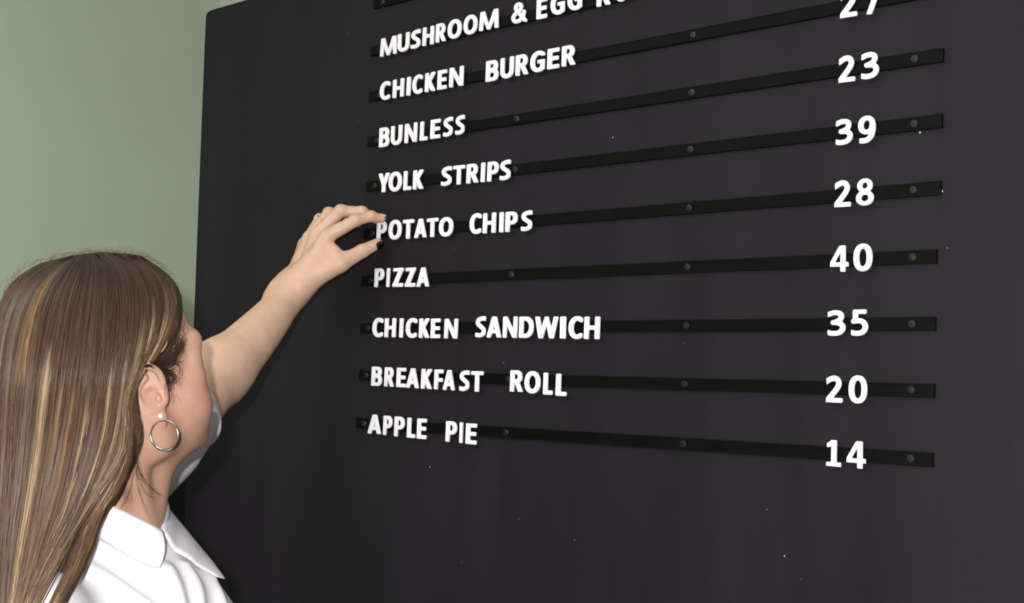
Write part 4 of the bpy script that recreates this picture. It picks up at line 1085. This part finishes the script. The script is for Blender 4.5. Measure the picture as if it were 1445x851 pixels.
C = np.array([strand_colour(S[n], (rs.uniform(.3, 1.15), rs.uniform(.45, 1.5))) for n in range(NST)])
t = TT
R = (.00055*rs.uniform(.7, 1.25, NST))[:, None]*(1-.25*t)[None]
def add_strands(name, P, C, R, label):
    V, F, cc = strands_mesh(P, C, R)
    me = np_mesh(name, V, F)
    a = me.color_attributes.new('hair_colour', 'FLOAT_COLOR', 'POINT'); a.data.foreach_set('color', np.hstack([cc, np.ones((len(cc), 1))]).astype(f32).ravel())
    o = part(name, me, M['hair'], hair, label); o['kind'] = 'stuff'; return o
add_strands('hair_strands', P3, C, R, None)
# far side: the same curtain seen from behind it, so that the hair is whole from other sides
sel = np.nonzero(S < 6.5)[0][:1100]
def exit_depth(pxy, f, d1=1.50, d0=.9):
    D = np.stack([(pxy[:, 0]-722.5)/FPX, -(pxy[:, 1]-425.5)/FPX, -np.ones(len(pxy))], 1)@RW; ln = np.sqrt((D**2).sum(1)); t = np.full(len(pxy), d1)
    best = np.full(len(pxy), 9.0); tb = t.copy()
    for _ in range(28):
        v = f((CAM+D*t[:, None]).astype(f32)).astype(float); b = v < best; best[b] = v[b]; tb[b] = t[b]
        t = np.maximum(t-np.maximum(v, -.003)*.8/ln, d0)
    return tb
fd = exit_depth(px[sel].reshape(-1, 2), hair_f).reshape(len(sel), NS)
for _ in range(6): fd[:, 1:-1] = fd[:, :-2]*.25+fd[:, 1:-1]*.5+fd[:, 2:]*.25
add_strands('hair_strands', CAM+dirs[sel]*(fd+.0015+lay[sel][:, None])[..., None], C[sel], R[sel]*1.6, None)
# loose hairs: frizz along the crown, wisps at the temple and on the neck
def wisps(lst, col_, r, dfun, jit=2.0, rep=1, name='loose_hairs'):
    PP, CC, RR = [], [], []
    for w in lst:
        for q in range(rep):
            g = resample(np.array(w)+rs.normal(0, jit, (len(w), 2))*np.linspace(.4, 1, len(w))[:, None], 14)
            d = dfun(g)
            D = np.stack([(g[:, 0]-722.5)/FPX, -(g[:, 1]-425.5)/FPX, -np.ones(14)], 1)@RW
            PP.append(CAM+D*d[:, None]); CC.append(np.repeat((np.array(col_)*rs.uniform(.7, 1.3))[None], 14, 0)); RR.append(r*np.linspace(1, .35, 14))
    return np.array(PP), np.array(CC), np.array(RR)
skinf = lambda P: smin(smin(head(P), neck(P), .02), ear_r(P), .004)
KD, _ = depth_map(skinf, d0=.95, d1=1.35)
def on_skin(off):
    def f(g):
        d = lookup(KD, g[:, 0], g[:, 1])
        for _ in range(3): d[1:-1] = d[:-2]*.25+d[1:-1]*.5+d[2:]*.25
        return d-off
    return f
sets = []
TW = [[(222, 508), (236, 500), (246, 478), (251, 450)], [(218, 512), (236, 510), (246, 502), (254, 484)], [(216, 514), (232, 520), (243, 528), (248, 540)],
      [(212, 514), (228, 520), (238, 532), (242, 546)], [(205, 516), (222, 512), (238, 514), (250, 508)], [(222, 512), (240, 508), (252, 496), (258, 478)]]
sets.append(wisps(TW, DARK*.7, .00030, on_skin(.0014), 4.5, 34))
sets.append(wisps([[(246, 430), (256, 452), (262, 472)], [(240, 470), (254, 486), (262, 500)], [(240, 505), (252, 520), (254, 545)], [(232, 520), (240, 545), (246, 570)]], MIDB*.8, .00015, on_skin(.0010), 5.0, 16))
NW = [[(190, 650), (196, 676), (206, 696), (226, 704)], [(188, 640), (186, 672), (180, 700), (172, 716)],
      [(190, 655), (198, 690), (206, 716), (214, 730)], [(190, 560), (199, 590), (202, 620), (196, 655)], [(193, 610), (192, 650), (186, 686), (182, 712)]]
sets.append(wisps(NW, MIDB*1.3, .00019, on_skin(.0018), 3.0, 4))
sets.append(wisps([[(190, 628), (195, 658), (206, 682), (228, 699)]], MIDB*.9, .00028, on_skin(.0018), 1.6, 9))
def cap_depth(g):
    return np.full(len(g), np.clip(np.median(lookup(HD, g[:, 0], g[:, 1])), 1.13, 1.20))
FZ = []
top = resample(np.array([(0, 425), (20, 392), (45, 372), (90, 361), (120, 357), (150, 355), (190, 358), (215, 367), (235, 384), (250, 406), (259, 428)]), 120)
for q in range(190):
    k = rs.randint(2, 108); p = top[k]; e = top[min(k+rs.randint(5, 11), 119)]
    n_ = np.array([e[1]-p[1], -(e[0]-p[0])]); n_ = n_/np.linalg.norm(n_)
    if n_[1] > 0 and k < 90: n_ = -n_
    hgt = abs(rs.normal(0, 3.0))+.8
    FZ.append([p-n_*3, (p*2+e)/3+n_*hgt, (p+2*e)/3+n_*hgt*1.2, e+n_*hgt*rs.uniform(-.6, 1.2)])
sets.append(wisps(FZ, MIDB*1.2, .00016, cap_depth, .5, 1))
P_, C_, R_ = [np.concatenate([s[i] for s in sets]) for i in range(3)]
V, F, cc = strands_mesh(P_, C_, R_); me = np_mesh('loose_hairs', V, F)
a = me.color_attributes.new('hair_colour', 'FLOAT_COLOR', 'POINT'); a.data.foreach_set('color', np.hstack([cc, np.ones((len(cc), 1))]).astype(f32).ravel())
o = part('loose_hairs', me, M['hair'], hair, 'loose hairs at the crown, temple and neck'); o['kind'] = 'stuff'
